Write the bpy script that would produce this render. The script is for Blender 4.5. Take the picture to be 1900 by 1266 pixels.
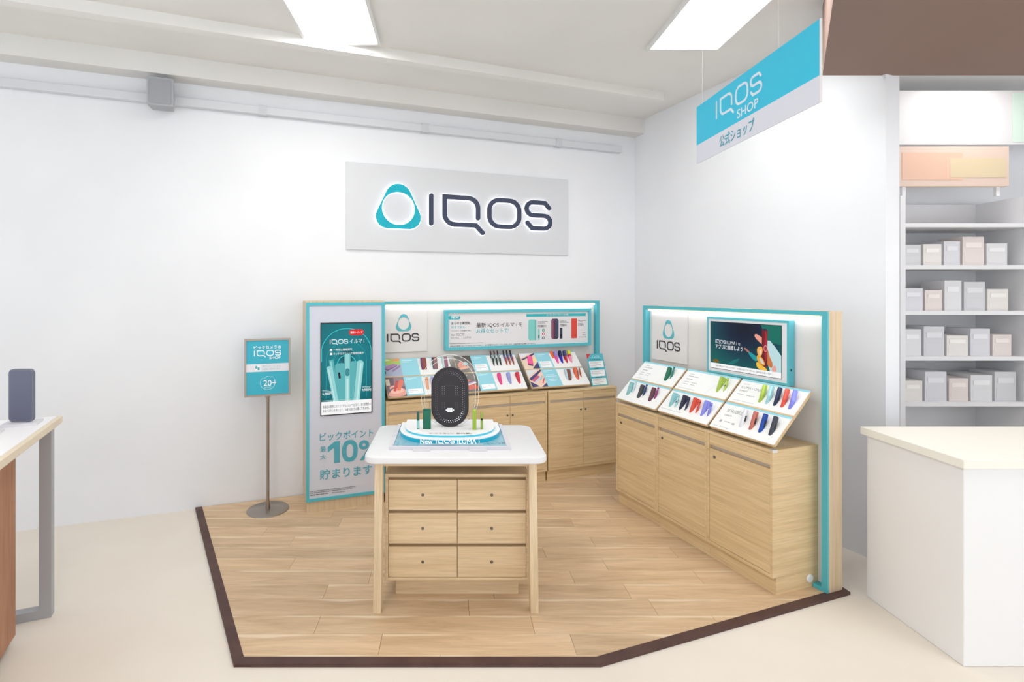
import bpy, bmesh, math, random
from math import pi, sin, cos, radians, atan2, hypot, tan
from mathutils import Matrix, Vector

random.seed(7)
sc = bpy.context.scene
for o in list(bpy.data.objects):
    bpy.data.objects.remove(o)
COL = sc.collection

# ------------------------------------------------------------------ camera, world, exposure
cam_d = bpy.data.cameras.new('camera')
cam_d.sensor_width = 36.0
cam_d.lens = 36.0 * 960 / 1900
cam_d.shift_x = 113.0 / 1900
cam_d.shift_y = -88.0 / 1900
cam_d.clip_end = 60
cam = bpy.data.objects.new('camera', cam_d)
COL.objects.link(cam)
cam.location = (0, 0, 1.6)
cam.rotation_euler = (pi / 2, 0, 0)
sc.camera = cam

world = bpy.data.worlds.new('world')
sc.world = world
world.use_nodes = True
bg = world.node_tree.nodes['Background']
bg.inputs[0].default_value = (0.93, 0.965, 1.0, 1)
bg.inputs[1].default_value = 1.25

sc.view_settings.view_transform = 'Standard'
sc.view_settings.look = 'None'
sc.view_settings.gamma = 1
sc.view_settings.use_curve_mapping = False
sc.view_settings.exposure = 0.42
LAMP = 9.0          # ceiling lamp panels
LED = 3.0           # strips inside the backdrops


# ------------------------------------------------------------------ materials
def lin(c):
    c = c / 255.0
    return c / 12.92 if c <= 0.04045 else ((c + 0.055) / 1.055) ** 2.4


def rgb(t):
    return (lin(t[0]), lin(t[1]), lin(t[2]), 1)


_mats = {}


def mat(c, rough=.55, metal=0.0, emit=0.0, trans=0.0, spec=.4, ior=1.45):
    key = (tuple(c), rough, metal, emit, trans, spec)
    if key in _mats:
        return _mats[key]
    m = bpy.data.materials.new('mat_%02x%02x%02x' % tuple(int(v) for v in c))
    m.use_nodes = True
    b = m.node_tree.nodes['Principled BSDF']
    b.inputs['Base Color'].default_value = rgb(c)
    b.inputs['Roughness'].default_value = rough
    b.inputs['Metallic'].default_value = metal
    b.inputs['Specular IOR Level'].default_value = spec
    b.inputs['IOR'].default_value = ior
    if emit:
        b.inputs['Emission Color'].default_value = rgb(c)
        b.inputs['Emission Strength'].default_value = emit
    if trans:
        b.inputs['Transmission Weight'].default_value = trans
    _mats[key] = m
    return m


def screen_mat(c, e=.72):
    """a pixel of a lit screen: gives off its colour, keeps a faint glossy surface"""
    key = ('scr', tuple(c), e)
    if key in _mats:
        return _mats[key]
    m = bpy.data.materials.new('screen')
    m.use_nodes = True
    b = m.node_tree.nodes['Principled BSDF']
    b.inputs['Base Color'].default_value = (0.01, 0.01, 0.01, 1)
    b.inputs['Roughness'].default_value = .4
    b.inputs['Specular IOR Level'].default_value = .15
    b.inputs['Emission Color'].default_value = rgb(c)
    b.inputs['Emission Strength'].default_value = e
    _mats[key] = m
    return m


def nodes_mat(name):
    m = bpy.data.materials.new(name)
    m.use_nodes = True
    return m, m.node_tree, m.node_tree.nodes['Principled BSDF']


def ramp(nt, stops):
    r = nt.nodes.new('ShaderNodeValToRGB')
    el = r.color_ramp.elements
    while len(el) < len(stops):
        el.new(0.5)
    for e, (p, c) in zip(el, stops):
        e.position = p
        e.color = rgb(c)
    return r


def wood(name, dark, mid, light, scale=(1.6, 1.6, 42), rough=.5, detail=5):
    m, nt, b = nodes_mat(name)
    N, L = nt.nodes, nt.links
    tc = N.new('ShaderNodeTexCoord')
    oi = N.new('ShaderNodeObjectInfo')
    off = N.new('ShaderNodeVectorMath'); off.operation = 'ADD'
    cmb = N.new('ShaderNodeCombineXYZ')
    mul = N.new('ShaderNodeMath'); mul.operation = 'MULTIPLY'; mul.inputs[1].default_value = 37.0
    L.new(oi.outputs['Random'], mul.inputs[0])
    for i in range(3):
        L.new(mul.outputs[0], cmb.inputs[i])
    L.new(tc.outputs['Object'], off.inputs[0]); L.new(cmb.outputs[0], off.inputs[1])
    mp = N.new('ShaderNodeMapping'); mp.inputs['Scale'].default_value = scale
    L.new(off.outputs[0], mp.inputs[0])
    no = N.new('ShaderNodeTexNoise'); no.inputs['Scale'].default_value = 1.0
    no.inputs['Detail'].default_value = detail; no.inputs['Roughness'].default_value = .62
    no.inputs['Distortion'].default_value = .35
    L.new(mp.outputs[0], no.inputs['Vector'])
    r = ramp(nt, [(.28, dark), (.52, mid), (.74, light)])
    L.new(no.outputs['Fac'], r.inputs[0])
    mp2 = N.new('ShaderNodeMapping'); mp2.inputs['Scale'].default_value = tuple(s * 4.2 for s in scale)
    L.new(off.outputs[0], mp2.inputs[0])
    n2 = N.new('ShaderNodeTexNoise'); n2.inputs['Scale'].default_value = 1.0; n2.inputs['Detail'].default_value = 3
    L.new(mp2.outputs[0], n2.inputs['Vector'])
    mr = N.new('ShaderNodeMapRange'); mr.inputs[1].default_value = .3; mr.inputs[2].default_value = .7
    mr.inputs[3].default_value = .90; mr.inputs[4].default_value = 1.06
    L.new(n2.outputs['Fac'], mr.inputs[0])
    mx = N.new('ShaderNodeMix'); mx.data_type = 'RGBA'; mx.blend_type = 'MULTIPLY'; mx.inputs[0].default_value = 1
    L.new(r.outputs[0], mx.inputs[6]); L.new(mr.outputs[0], mx.inputs[7])
    L.new(mx.outputs[2], b.inputs['Base Color'])
    b.inputs['Roughness'].default_value = rough
    b.inputs['Specular IOR Level'].default_value = .3
    bp = N.new('ShaderNodeBump'); bp.inputs['Strength'].default_value = .06; bp.inputs['Distance'].default_value = .002
    L.new(n2.outputs['Fac'], bp.inputs['Height']); L.new(bp.outputs[0], b.inputs['Normal'])
    return m


OAK = wood('oak_horizontal', (206, 177, 134), (221, 194, 151), (230, 206, 166))
OAK_TABLE = wood('oak_pale', (204, 176, 138), (217, 191, 154), (226, 203, 169))
OAK_V = wood('oak_vertical', (202, 178, 144), (214, 192, 160), (223, 204, 173), scale=(60, 60, 1.4))
OAK_LEG = wood('oak_leg', (208, 183, 148), (222, 199, 166), (230, 210, 180), scale=(50, 50, 2))
OAK_T = wood('oak_tray', (200, 172, 130), (214, 188, 148), (224, 202, 164), scale=(2, 30, 30))
BROWN = wood('brown_board', (160, 110, 80), (178, 128, 98), (188, 140, 108), scale=(30, 30, 2))


def plank_mat():
    m, nt, b = nodes_mat('oak_floor_plank')
    N, L = nt.nodes, nt.links
    tc = N.new('ShaderNodeTexCoord'); oi = N.new('ShaderNodeObjectInfo')
    mul = N.new('ShaderNodeMath'); mul.operation = 'MULTIPLY'; mul.inputs[1].default_value = 53.0
    L.new(oi.outputs['Random'], mul.inputs[0])
    cmb = N.new('ShaderNodeCombineXYZ'); L.new(mul.outputs[0], cmb.inputs[0]); L.new(mul.outputs[0], cmb.inputs[2])
    off = N.new('ShaderNodeVectorMath'); off.operation = 'ADD'
    L.new(tc.outputs['Object'], off.inputs[0]); L.new(cmb.outputs[0], off.inputs[1])
    mp = N.new('ShaderNodeMapping'); mp.inputs['Scale'].default_value = (2.0, 17, 1)
    L.new(off.outputs[0], mp.inputs[0])
    no = N.new('ShaderNodeTexNoise'); no.inputs['Scale'].default_value = 1; no.inputs['Detail'].default_value = 6
    no.inputs['Roughness'].default_value = .6; no.inputs['Distortion'].default_value = .8
    L.new(mp.outputs[0], no.inputs['Vector'])
    r = ramp(nt, [(.25, (192, 161, 126)), (.47, (211, 182, 147)), (.62, (220, 192, 157)), (.8, (229, 204, 172))])
    L.new(no.outputs['Fac'], r.inputs[0])
    # fine pores
    mp2 = N.new('ShaderNodeMapping'); mp2.inputs['Scale'].default_value = (9, 130, 1)
    L.new(off.outputs[0], mp2.inputs[0])
    n2 = N.new('ShaderNodeTexNoise'); n2.inputs['Scale'].default_value = 1; n2.inputs['Detail'].default_value = 3
    L.new(mp2.outputs[0], n2.inputs['Vector'])
    mr = N.new('ShaderNodeMapRange'); mr.inputs[1].default_value = .3; mr.inputs[2].default_value = .7
    mr.inputs[3].default_value = .93; mr.inputs[4].default_value = 1.05
    L.new(n2.outputs['Fac'], mr.inputs[0])
    # whole-plank tone
    mr2 = N.new('ShaderNodeMapRange'); mr2.inputs[3].default_value = .90; mr2.inputs[4].default_value = 1.07
    L.new(oi.outputs['Random'], mr2.inputs[0])
    mm = N.new('ShaderNodeMath'); mm.operation = 'MULTIPLY'
    L.new(mr.outputs[0], mm.inputs[0]); L.new(mr2.outputs[0], mm.inputs[1])
    mx = N.new('ShaderNodeMix'); mx.data_type = 'RGBA'; mx.blend_type = 'MULTIPLY'; mx.inputs[0].default_value = 1
    L.new(r.outputs[0], mx.inputs[6]); L.new(mm.outputs[0], mx.inputs[7])
    # pale streak along one long edge of most planks
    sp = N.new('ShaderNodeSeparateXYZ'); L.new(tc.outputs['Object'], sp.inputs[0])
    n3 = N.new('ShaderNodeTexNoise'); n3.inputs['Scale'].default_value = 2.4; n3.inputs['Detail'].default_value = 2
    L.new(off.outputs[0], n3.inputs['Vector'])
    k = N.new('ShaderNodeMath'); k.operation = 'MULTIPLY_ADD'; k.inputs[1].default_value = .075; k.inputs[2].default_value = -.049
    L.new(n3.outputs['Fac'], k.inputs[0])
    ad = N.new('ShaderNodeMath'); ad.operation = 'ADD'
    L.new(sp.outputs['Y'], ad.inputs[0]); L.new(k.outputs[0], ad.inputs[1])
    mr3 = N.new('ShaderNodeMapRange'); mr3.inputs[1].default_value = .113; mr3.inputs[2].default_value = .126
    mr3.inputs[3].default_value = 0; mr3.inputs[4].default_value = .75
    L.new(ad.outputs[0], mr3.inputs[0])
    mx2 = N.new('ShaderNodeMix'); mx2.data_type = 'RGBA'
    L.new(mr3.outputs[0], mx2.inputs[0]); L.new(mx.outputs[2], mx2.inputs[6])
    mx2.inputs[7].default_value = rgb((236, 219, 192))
    L.new(mx2.outputs[2], b.inputs['Base Color'])
    b.inputs['Roughness'].default_value = .42
    b.inputs['Specular IOR Level'].default_value = .35
    return m


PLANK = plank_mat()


def mottled(name, a, b_, scale, rough=.8):
    m, nt, b = nodes_mat(name)
    N, L = nt.nodes, nt.links
    tc = N.new('ShaderNodeTexCoord')
    no = N.new('ShaderNodeTexNoise'); no.inputs['Scale'].default_value = scale; no.inputs['Detail'].default_value = 3
    L.new(tc.outputs['Object'], no.inputs['Vector'])
    r = ramp(nt, [(.35, a), (.65, b_)])
    L.new(no.outputs['Fac'], r.inputs[0]); L.new(r.outputs[0], b.inputs['Base Color'])
    b.inputs['Roughness'].default_value = rough; b.inputs['Specular IOR Level'].default_value = .25
    return m


WALL = mottled('painted_wall', (230, 232, 236), (234, 236, 240), 1.5)
FLOOR = mottled('beige_floor', (228, 220, 208), (234, 227, 216), 1.2, .6)
CEIL = mottled('ceiling_board', (226, 225, 222), (232, 231, 229), 1.0)
TRIM = mottled('dark_trim', (80, 58, 55), (92, 68, 63), 9, .5)
TEAL = mat((96, 190, 203), .45)
TEAL_D = mat((84, 184, 198), .45)
TEAL_TXT = mat((82, 168, 186), .6)
CYAN_LOGO = mat((18, 172, 192), .4)
SKYC = mat((150, 212, 226), .5)
NAVY = mat((58, 66, 88), .4)
BLACKTXT = mat((45, 45, 50), .6)
GREYTXT = mat((120, 120, 125), .6)
WHITE = mat((240, 240, 241), .5)
WHITE2 = mat((228, 227, 226), .55)
CARD = mat((240, 241, 240), .5)
PANELW = mat((224, 222, 220), .6)
LILACW = mat((206, 210, 222), .55)
TABLEW = mat((230, 230, 232), .35)
STEEL = mat((172, 166, 160), .28, .95)
STEELB = mat((160, 146, 136), .3, .9)
DARK = mat((58, 55, 60), .45)
SLOT = mat((206, 194, 182), .7)
SHADOW = mat((70, 62, 56), .8)
LOCK = mat((120, 112, 106), .3, .8)


def acrylic(name, c, alpha):
    m, nt, b = nodes_mat(name)
    b.inputs['Base Color'].default_value = rgb(c)
    b.inputs['Roughness'].default_value = .05
    b.inputs['Alpha'].default_value = alpha
    return m


CLEAR = acrylic('clear_acrylic', (240, 244, 245), .05)
CLEAR_EDGE = acrylic('acrylic_edge', (244, 244, 240), .7)
WTXT = mat((246, 248, 250), .5)


# ------------------------------------------------------------------ mesh helpers
K = [1.0, 1.0]                     # true widths and depths of the unit being built


def scale_to(kx=1.0, ky=1.0):
    K[0], K[1] = kx, ky


class MB:
    def __init__(s):
        s.v = []; s.f = []

    def add(s, vs, fs, m=None):
        n = len(s.v)
        s.v += [tuple(m @ Vector(v)) if m else tuple(v) for v in vs]
        s.f += [tuple(i + n for i in f) for f in fs]
        return s

    def box(s, x0, x1, y0, y1, z0, z1, m=None):
        vs = [(x0, y0, z0), (x1, y0, z0), (x1, y1, z0), (x0, y1, z0), (x0, y0, z1), (x1, y0, z1), (x1, y1, z1), (x0, y1, z1)]
        return s.add(vs, [(0, 3, 2, 1), (4, 5, 6, 7), (0, 1, 5, 4), (1, 2, 6, 5), (2, 3, 7, 6), (3, 0, 4, 7)], m)

    def prism(s, poly, z0, z1, m=None):
        n = len(poly)
        vs = [(x, y, z0) for x, y in poly] + [(x, y, z1) for x, y in poly]
        fs = [tuple(range(n - 1, -1, -1)), tuple(range(n, 2 * n))]
        fs += [(i, (i + 1) % n, n + (i + 1) % n, n + i) for i in range(n)]
        return s.add(vs, fs, m)

    def ring(s, outer, inner, z0, z1, m=None):
        n = len(outer)
        vs = [(x, y, z) for z in (z0, z1) for p in (outer, inner) for x, y in p]
        fs = []
        for i in range(n):
            j = (i + 1) % n
            fs += [(2 * n + i, 2 * n + j, 3 * n + j, 3 * n + i), (j, i, n + i, n + j),
                   (i, j, 2 * n + j, 2 * n + i), (n + j, n + i, 3 * n + i, 3 * n + j)]
        return s.add(vs, fs, m)

    def loft(s, rings, cap=True):
        n = len(rings[0]); k = len(rings)
        vs = [p for r in rings for p in r]
        fs = []
        for a in range(k - 1):
            for i in range(n):
                j = (i + 1) % n
                fs.append((a * n + i, a * n + j, (a + 1) * n + j, (a + 1) * n + i))
        if cap:
            fs += [tuple(range(n - 1, -1, -1)), tuple(range((k - 1) * n, k * n))]
        return s.add(vs, fs)

    def lathe(s, prof, n=24, m=None):
        k = len(prof)
        vs = [(r * cos(2 * pi * i / n), r * sin(2 * pi * i / n), z) for r, z in prof for i in range(n)]
        fs = []
        for a in range(k - 1):
            for i in range(n):
                j = (i + 1) % n
                fs.append((a * n + i, a * n + j, (a + 1) * n + j, (a + 1) * n + i))
        fs += [tuple(range(n - 1, -1, -1)), tuple(range((k - 1) * n, k * n))]
        return s.add(vs, fs, m)

    def tube(s, pts, r, n=8):
        pts = [Vector(p) for p in pts]
        rings = []
        for i, p in enumerate(pts):
            d = (pts[min(i + 1, len(pts) - 1)] - pts[max(i - 1, 0)]).normalized()
            u = d.cross(Vector((0, 0, 1)) if abs(d.z) < .9 else Vector((1, 0, 0))).normalized()
            w = d.cross(u)
            rings.append([tuple(p + u * r * cos(2 * pi * k / n) + w * r * sin(2 * pi * k / n)) for k in range(n)])
        return s.loft(rings)

    def mesh(s, name, mt, smooth=False, bevel=0):
        me = bpy.data.meshes.new(name)
        me.from_pydata([(x * K[0], y * K[1], z) for x, y, z in s.v], [], s.f)
        bm = bmesh.new(); bm.from_mesh(me)
        bmesh.ops.recalc_face_normals(bm, faces=bm.faces)
        if bevel:
            bmesh.ops.bevel(bm, geom=[e for e in bm.edges if e.is_manifold and e.calc_face_angle(0) > .6], offset=bevel,
                            segments=2, profile=.5, affect='EDGES', clamp_overlap=True)
        bm.to_mesh(me); bm.free()
        me.materials.append(mt)
        if smooth:
            for p in me.polygons:
                p.use_smooth = True
            try:
                me.set_sharp_from_angle(angle=radians(38))
            except Exception:
                pass
        return me

    def build(s, name, mt, parent=None, smooth=False, bevel=0, label=None):
        return link(name, s.mesh(name, mt, smooth, bevel), parent, label)


def link(name, data, parent=None, label=None):
    o = bpy.data.objects.new(name, data)
    COL.objects.link(o)
    if parent:
        o.parent = parent
    if label:
        o['label'] = label
    return o


def thing(name, label, cat, M, group=None):
    o = bpy.data.objects.new(name, None)
    o.empty_display_size = .05
    COL.objects.link(o)
    o.matrix_world = M
    return tag(o, label, cat, group)


def tag(o, label, cat, group=None):
    o['label'] = label; o['category'] = cat
    if group:
        o['group'] = group
    return o


def struct(o):
    o['kind'] = 'structure'
    return o


def Tr(x, y, z): return Matrix.Translation((x, y, z))
def Rz(a): return Matrix.Rotation(a, 4, 'Z')
def Rx(a): return Matrix.Rotation(a, 4, 'X')


UP = Rx(pi / 2)                    # design plane xy -> upright face, z pointing out to the viewer


def rect(x0, y0, x1, y1, r=0.0, n=5):
    if r <= 0:
        return [(x0, y0), (x1, y0), (x1, y1), (x0, y1)]
    out = []
    for cx, cy, a0 in ((x1 - r, y0 + r, -pi / 2), (x1 - r, y1 - r, 0), (x0 + r, y1 - r, pi / 2), (x0 + r, y0 + r, pi)):
        for i in range(n + 1):
            a = a0 + pi / 2 * i / n
            out.append((cx + r * cos(a), cy + r * sin(a)))
    return out


def ell(cx, cy, rx, ry, n=32, a0=0.0):
    return [(cx + rx * cos(a0 + 2 * pi * i / n), cy + ry * sin(a0 + 2 * pi * i / n)) for i in range(n)]


def rot2(pts, c, a):
    return [(c[0] + (x - c[0]) * cos(a) - (y - c[1]) * sin(a), c[1] + (x - c[0]) * sin(a) + (y - c[1]) * cos(a)) for x, y in pts]


def soft(pts, k=2):
    for _ in range(k):
        out = []
        for i in range(len(pts)):
            a, b = pts[i], pts[(i + 1) % len(pts)]
            out += [(a[0] * .75 + b[0] * .25, a[1] * .75 + b[1] * .25), (a[0] * .25 + b[0] * .75, a[1] * .25 + b[1] * .75)]
        pts = out
    return pts


def flat(parent, name, mt, poly, z, t=.0006, label=None):
    return MB().prism(poly, z, z + t).build(name, mt, parent, label=label)


def arc(cx, cy, r, a0, a1, n=8):
    return [(cx + r * cos(radians(a0 + (a1 - a0) * i / n)), cy + r * sin(radians(a0 + (a1 - a0) * i / n))) for i in range(n + 1)]


def stroke(mb, pts, w, z0, z1, closed=False):
    """flat ribbon of width w along a 2-D path, mitred, round ends"""
    n = len(pts); h = w / 2
    Lp, Rp = [], []
    for i in range(n):
        if closed:
            a, b, c = pts[i - 1], pts[i], pts[(i + 1) % n]
        else:
            a, b, c = pts[max(i - 1, 0)], pts[i], pts[min(i + 1, n - 1)]
        d1 = Vector((b[0] - a[0], b[1] - a[1])); d2 = Vector((c[0] - b[0], c[1] - b[1]))
        if d1.length < 1e-9: d1 = d2
        if d2.length < 1e-9: d2 = d1
        d1.normalize(); d2.normalize()
        n1 = Vector((-d1.y, d1.x)); n2 = Vector((-d2.y, d2.x))
        mt = (n1 + n2)
        mt.normalize()
        k = h / max(mt.dot(n1), .5)
        Lp.append((b[0] + mt.x * k, b[1] + mt.y * k)); Rp.append((b[0] - mt.x * k, b[1] - mt.y * k))
    if closed:
        return mb.ring(Lp, Rp, z0, z1)
    poly = list(Rp)
    e = Vector(pts[-1]) - Vector(pts[-2]); a = atan2(e.y, e.x)
    poly += [(pts[-1][0] + h * cos(a + t), pts[-1][1] + h * sin(a + t)) for t in (-pi / 3, -pi / 6, 0, pi / 6, pi / 3)]
    poly += Lp[::-1]
    e = Vector(pts[0]) - Vector(pts[1]); a = atan2(e.y, e.x)
    poly += [(pts[0][0] + h * cos(a + t), pts[0][1] + h * sin(a + t)) for t in (-pi / 3, -pi / 6, 0, pi / 6, pi / 3)]
    return mb.prism(poly, z0, z1)


def logo_letters(x, y, height, z0, z1, w=.13, sx=1.0):
    """the word mark, lower left corner of the I at x, y; returns (mesh builder, width)"""
    m = .065
    P = [([(m, m), (m, .935)], False)]
    q = [(1.53, .30), (1.53, .62)] + arc(1.215, .62, .315, 0, 90)[1:] + [(.475, .935), (.475, .38)] + \
        arc(.79, .38, .315, 180, 270)[1:] + [(1.46, m), (1.68, -.17)]
    P.append((q, False))
    o = arc(2.57, .605, .33, 0, 90) + arc(2.23, .605, .33, 90, 180) + arc(2.23, .395, .33, 180, 270) + arc(2.57, .395, .33, 270, 360)
    P.append((o, True))
    s_ = [(3.95, .76), (3.79, .935), (3.37, .935)] + arc(3.37, .7175, .2175, 90, 270)[1:] + [(3.77, .5)] + \
        arc(3.77, .2825, .2175, 90, -90)[1:] + [(3.34, m), (3.18, .24)]
    P.append((s_, False))
    mb = MB()
    for pts, c in P:
        stroke(mb, [(x + px * height * sx, y + py * height) for px, py in pts], w * height, z0, z1, c)
    return mb


LOGO_W = 4.05


def hull(pts):
    pts = sorted(set(pts))
    def half(it):
        r = []
        for p in it:
            while len(r) >= 2 and (r[-1][0] - r[-2][0]) * (p[1] - r[-2][1]) - (r[-1][1] - r[-2][1]) * (p[0] - r[-2][0]) <= 0:
                r.pop()
            r.append(p)
        return r[:-1]
    return half(pts) + half(pts[::-1])


def emblem(cx, cy, size, z0, z1, grow=0.0, sx=1.0):
    hp = hull([p for c, r in (((0, .21), .29), ((-.24, -.24), .26), ((.24, -.24), .26)) for p in ell(c[0], c[1], r + grow, r + grow, 48)])
    hc = (0, -.05); n = 72
    out, inn = [], []
    for i in range(n):
        a = 2 * pi * i / n; d = (cos(a), sin(a)); best = 0
        for k in range(len(hp)):
            p, q = hp[k], hp[(k + 1) % len(hp)]
            ex, ey = q[0] - p[0], q[1] - p[1]
            den = d[0] * ey - d[1] * ex
            if abs(den) < 1e-12: continue
            t = ((p[0] - hc[0]) * ey - (p[1] - hc[1]) * ex) / den
            u = ((p[0] - hc[0]) * d[1] - (p[1] - hc[1]) * d[0]) / den
            if t > 0 and -1e-9 <= u <= 1 + 1e-9: best = max(best, t)
        out.append((cx + sx * size * (hc[0] + d[0] * best), cy + size * (hc[1] + d[1] * best)))
        r = .368 - grow
        inn.append((cx + sx * size * (hc[0] + d[0] * r), cy + size * (hc[1] + d[1] * r)))
    return MB().ring(out, inn, z0, z1)


_font = {}


def glyphs(body, bold):
    key = (body, bold)
    if key not in _font:
        cu = bpy.data.curves.new('lettering', 'FONT')
        cu.body = body; cu.size = 1.0; cu.offset = bold; cu.resolution_u = 4
        ob = bpy.data.objects.new('lettering', cu); COL.objects.link(ob)
        dg = bpy.context.evaluated_depsgraph_get()
        me = bpy.data.meshes.new_from_object(ob.evaluated_get(dg))
        bpy.data.objects.remove(ob)
        vs = [v.co for v in me.vertices]
        bb = (min(v.x for v in vs), max(v.x for v in vs), min(v.y for v in vs), max(v.y for v in vs))
        _font[key] = ([tuple(v) for v in vs], [tuple(p.vertices) for p in me.polygons], bb)
        bpy.data.meshes.remove(me)
    return _font[key]


def text(parent, body, x0, y0, w, h, mt, z, bold=0.0, name='lettering'):
    """lettering whose bounding box is x0, y0, w, h in the parent's face plane (h None keeps the proportions)"""
    vs, fs, (a, b, c, d) = glyphs(body, bold)
    kx = w / (b - a)
    ky = kx if h is None else h / (d - c)
    mb = MB(); mb.v = [(x0 + (v[0] - a) * kx, y0 + (v[1] - c) * ky, z) for v in vs]; mb.f = fs
    me = bpy.data.meshes.new('lettering'); me.from_pydata([(x * K[0], y * K[1], z) for x, y, z in mb.v], [], mb.f); me.materials.append(mt)
    return link(name, me, parent)


def lines(parent, specs, mt, z, name='fine_print'):
    """rows of print too small to read: broken dashes in one mesh"""
    mb = MB(); rnd = random.Random(len(specs) * 31 + int(specs[0][0] * 9999))
    for x0, y, w, h in specs:
        x = x0
        while x < x0 + w - h:
            l = min(h * rnd.uniform(.7, 2.2), x0 + w - x)
            mb.prism(rect(x, y, x + l, y + h * rnd.uniform(.75, 1)), z, z + .0002)
            x += l + h * rnd.uniform(.25, .5)
    o = mb.build(name, mt, parent)
    o['kind'] = 'stuff'
    return o


# ------------------------------------------------------------------ frames of the two units and the room
AL = radians(19.2)
AR = AL - pi / 2
OL = Matrix.Translation((-1.0565, 3.766, 0)) @ Rz(AL)        # left unit: x along the wall, y into it
OR = Matrix.Translation((1.2911, 3.979, 0)) @ Rz(AR)         # right unit, x from the corner towards the viewer
LX, LY, RX, RY = 1.027, .898, .898, 1.028                    # survey units to metres along and into each wall


def LA(x, y, z=0): return OL @ Tr(x * LX, y * LY, z)
def RA(x, y, z=0): return OR @ Tr(x * RX, y * RY, z)
def plan(x, y): return (x + .1087 * y, .923 * y)             # survey plan to metres


CEIL_H = 3.3


def Lp(x, y, z=0): return OL @ Vector((x * LX, y * LY, z))


# ------------------------------------------------------------------ the setting
FZ = -.012
struct(MB().box(-7, 7, -2.5, 8, FZ - .1, FZ).build('floor', FLOOR))
# left (long) wall behind the left unit, right wall meeting it at the corner
corner_s = 3.11
scale_to(LX, LY)
wl = MB().box(-6, corner_s, .42, .54, FZ, CEIL_H).build('wall_left', WALL); wl.matrix_world = OL; struct(wl)
cp = Lp(corner_s, .42)
WR = Matrix.Translation((cp.x, cp.y, 0)) @ Rz(AR)
scale_to(RX, RY)
wr = MB().box(-.1, 2.49, 0, .12, FZ, CEIL_H).build('wall_right', WALL); wr.matrix_world = WR; struct(wr)
scale_to()
struct(MB().box(2.5, 8, 4.40, 4.52, FZ, CEIL_H).build('wall_back', WALL))

# ceiling with its two lamp recesses left as plain board; lamps are separate things just below it
ce = MB().box(-7, 7, -2.5, 8, CEIL_H, CEIL_H + .1).build('ceiling', CEIL); struct(ce)
scale_to(LX, LY)
bm_ = MB().box(-6, corner_s, .26, .42, CEIL_H - .14, CEIL_H).build('trim_1', CEIL); bm_.matrix_world = OL; struct(bm_)
bm_ = MB().box(-6, corner_s - .3, -.42, -.34, CEIL_H - .07, CEIL_H).build('trim_2', CEIL); bm_.matrix_world = OL; struct(bm_)
scale_to()
so = MB().prism([plan(*q) for q in ((1.85, 3.34), (1.42, 2.48), (.95, 1.55), (.95, .3), (6.5, .3), (6.5, 3.34))], 2.9, CEIL_H).build(
    'ceiling', mat((140, 116, 106), .8)); struct(so)
so['label'] = 'brown dropped ceiling'

# raised oak platform: planks in rows, dark edging round the open sides
A_, B_, C_, D_ = plan(-2.315, 4.109), plan(-1.200, 2.417), plan(.3837, 2.417), plan(1.81, 2.998)
_i = OL.inverted()
_a, _b = _i @ Vector((*A_, 0)), _i @ Vector((*B_, 0))
_q = OL @ (_b + (_a - _b) * ((.415 * LY - _b.y) / (_a.y - _b.y)))      # the left edge runs up to the wall
A_ = (_q.x, _q.y)
poly = [A_, B_, C_, D_, plan(1.30, 5.55), (cp.x, cp.y - .02)]


def inset_edges(poly, k, d):
    """move the first k edges inwards by d"""
    out = []; n = len(poly)
    def edge(i):
        a = Vector(poly[i % n]); b = Vector(poly[(i + 1) % n]); t = (b - a).normalized(); nn = Vector((-t.y, t.x))
        o = d if i % n < k else 0
        return a + nn * o, t
    for i in range(n):
        p, t = edge(i - 1); q, u = edge(i)
        den = t.x * u.y - t.y * u.x
        s = ((q.x - p.x) * u.y - (q.y - p.y) * u.x) / den
        out.append((p.x + t.x * s, p.y + t.y * s))
    return out


inner = inset_edges(poly, 3, .045)
plat = struct(MB().prism(inset_edges(poly, 3, .01), FZ, -.006).build('floor', SHADOW))
plat['label'] = 'raised oak plank floor of the shop corner'
for i in range(3):
    q = [poly[i], poly[i + 1], inner[i + 1], inner[i]]
    e = MB().prism(q, FZ, .003).build('edging_strip', TRIM, plat)


def clip(poly, axis, val, keep_less):
    out = []
    for i in range(len(poly)):
        a, b = poly[i], poly[(i + 1) % len(poly)]
        ia = (a[axis] <= val) == keep_less; ib = (b[axis] <= val) == keep_less
        if ia: out.append(a)
        if ia != ib:
            t = (val - a[axis]) / (b[axis] - a[axis])
            out.append((a[0] + t * (b[0] - a[0]), a[1] + t * (b[1] - a[1])))
    return out


joints = {0: [-.60, .28, 1.2], 1: [-.94, .1, 1.0], 2: [-1.55, -.22, .72], 3: [-1.0, -.10, .62], 4: [-.8, .34, 1.05], 5: [-1.3, -.3, .55],
          6: [-.7, .2, 1.0], 7: [-1.42, -.4, .52], 8: [-1.66, -.45, .15, .78], 9: [-1.2, -.2, .42], 10: [-1.30, -.3, .7], 11: [-1.17, .3], 12: [-.9, .2, .8]}
for k in range(22):
    y0 = .923 * (2.482 - .151 + .151 * k); y1 = y0 + .1382
    row = clip(clip(inner, 1, y0, False), 1, y1, True)
    if len(row) < 3: continue
    js = joints.get(k - 1) or [random.uniform(-1.6, -1.0), random.uniform(-.4, .2), random.uniform(.7, 1.1)]
    xs = [-9] + [plan(q, y0 / .923 + .07)[0] for q in js] + [9]
    for a, b in zip(xs[:-1], xs[1:]):
        pc = clip(clip(row, 0, a + .0008, False), 0, b - .0008, True)
        if len(pc) < 3: continue
        ox = min(p[0] for p in pc)
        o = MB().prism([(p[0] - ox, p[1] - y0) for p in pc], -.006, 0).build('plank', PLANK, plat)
        o.location = (ox, y0, 0)

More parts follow.
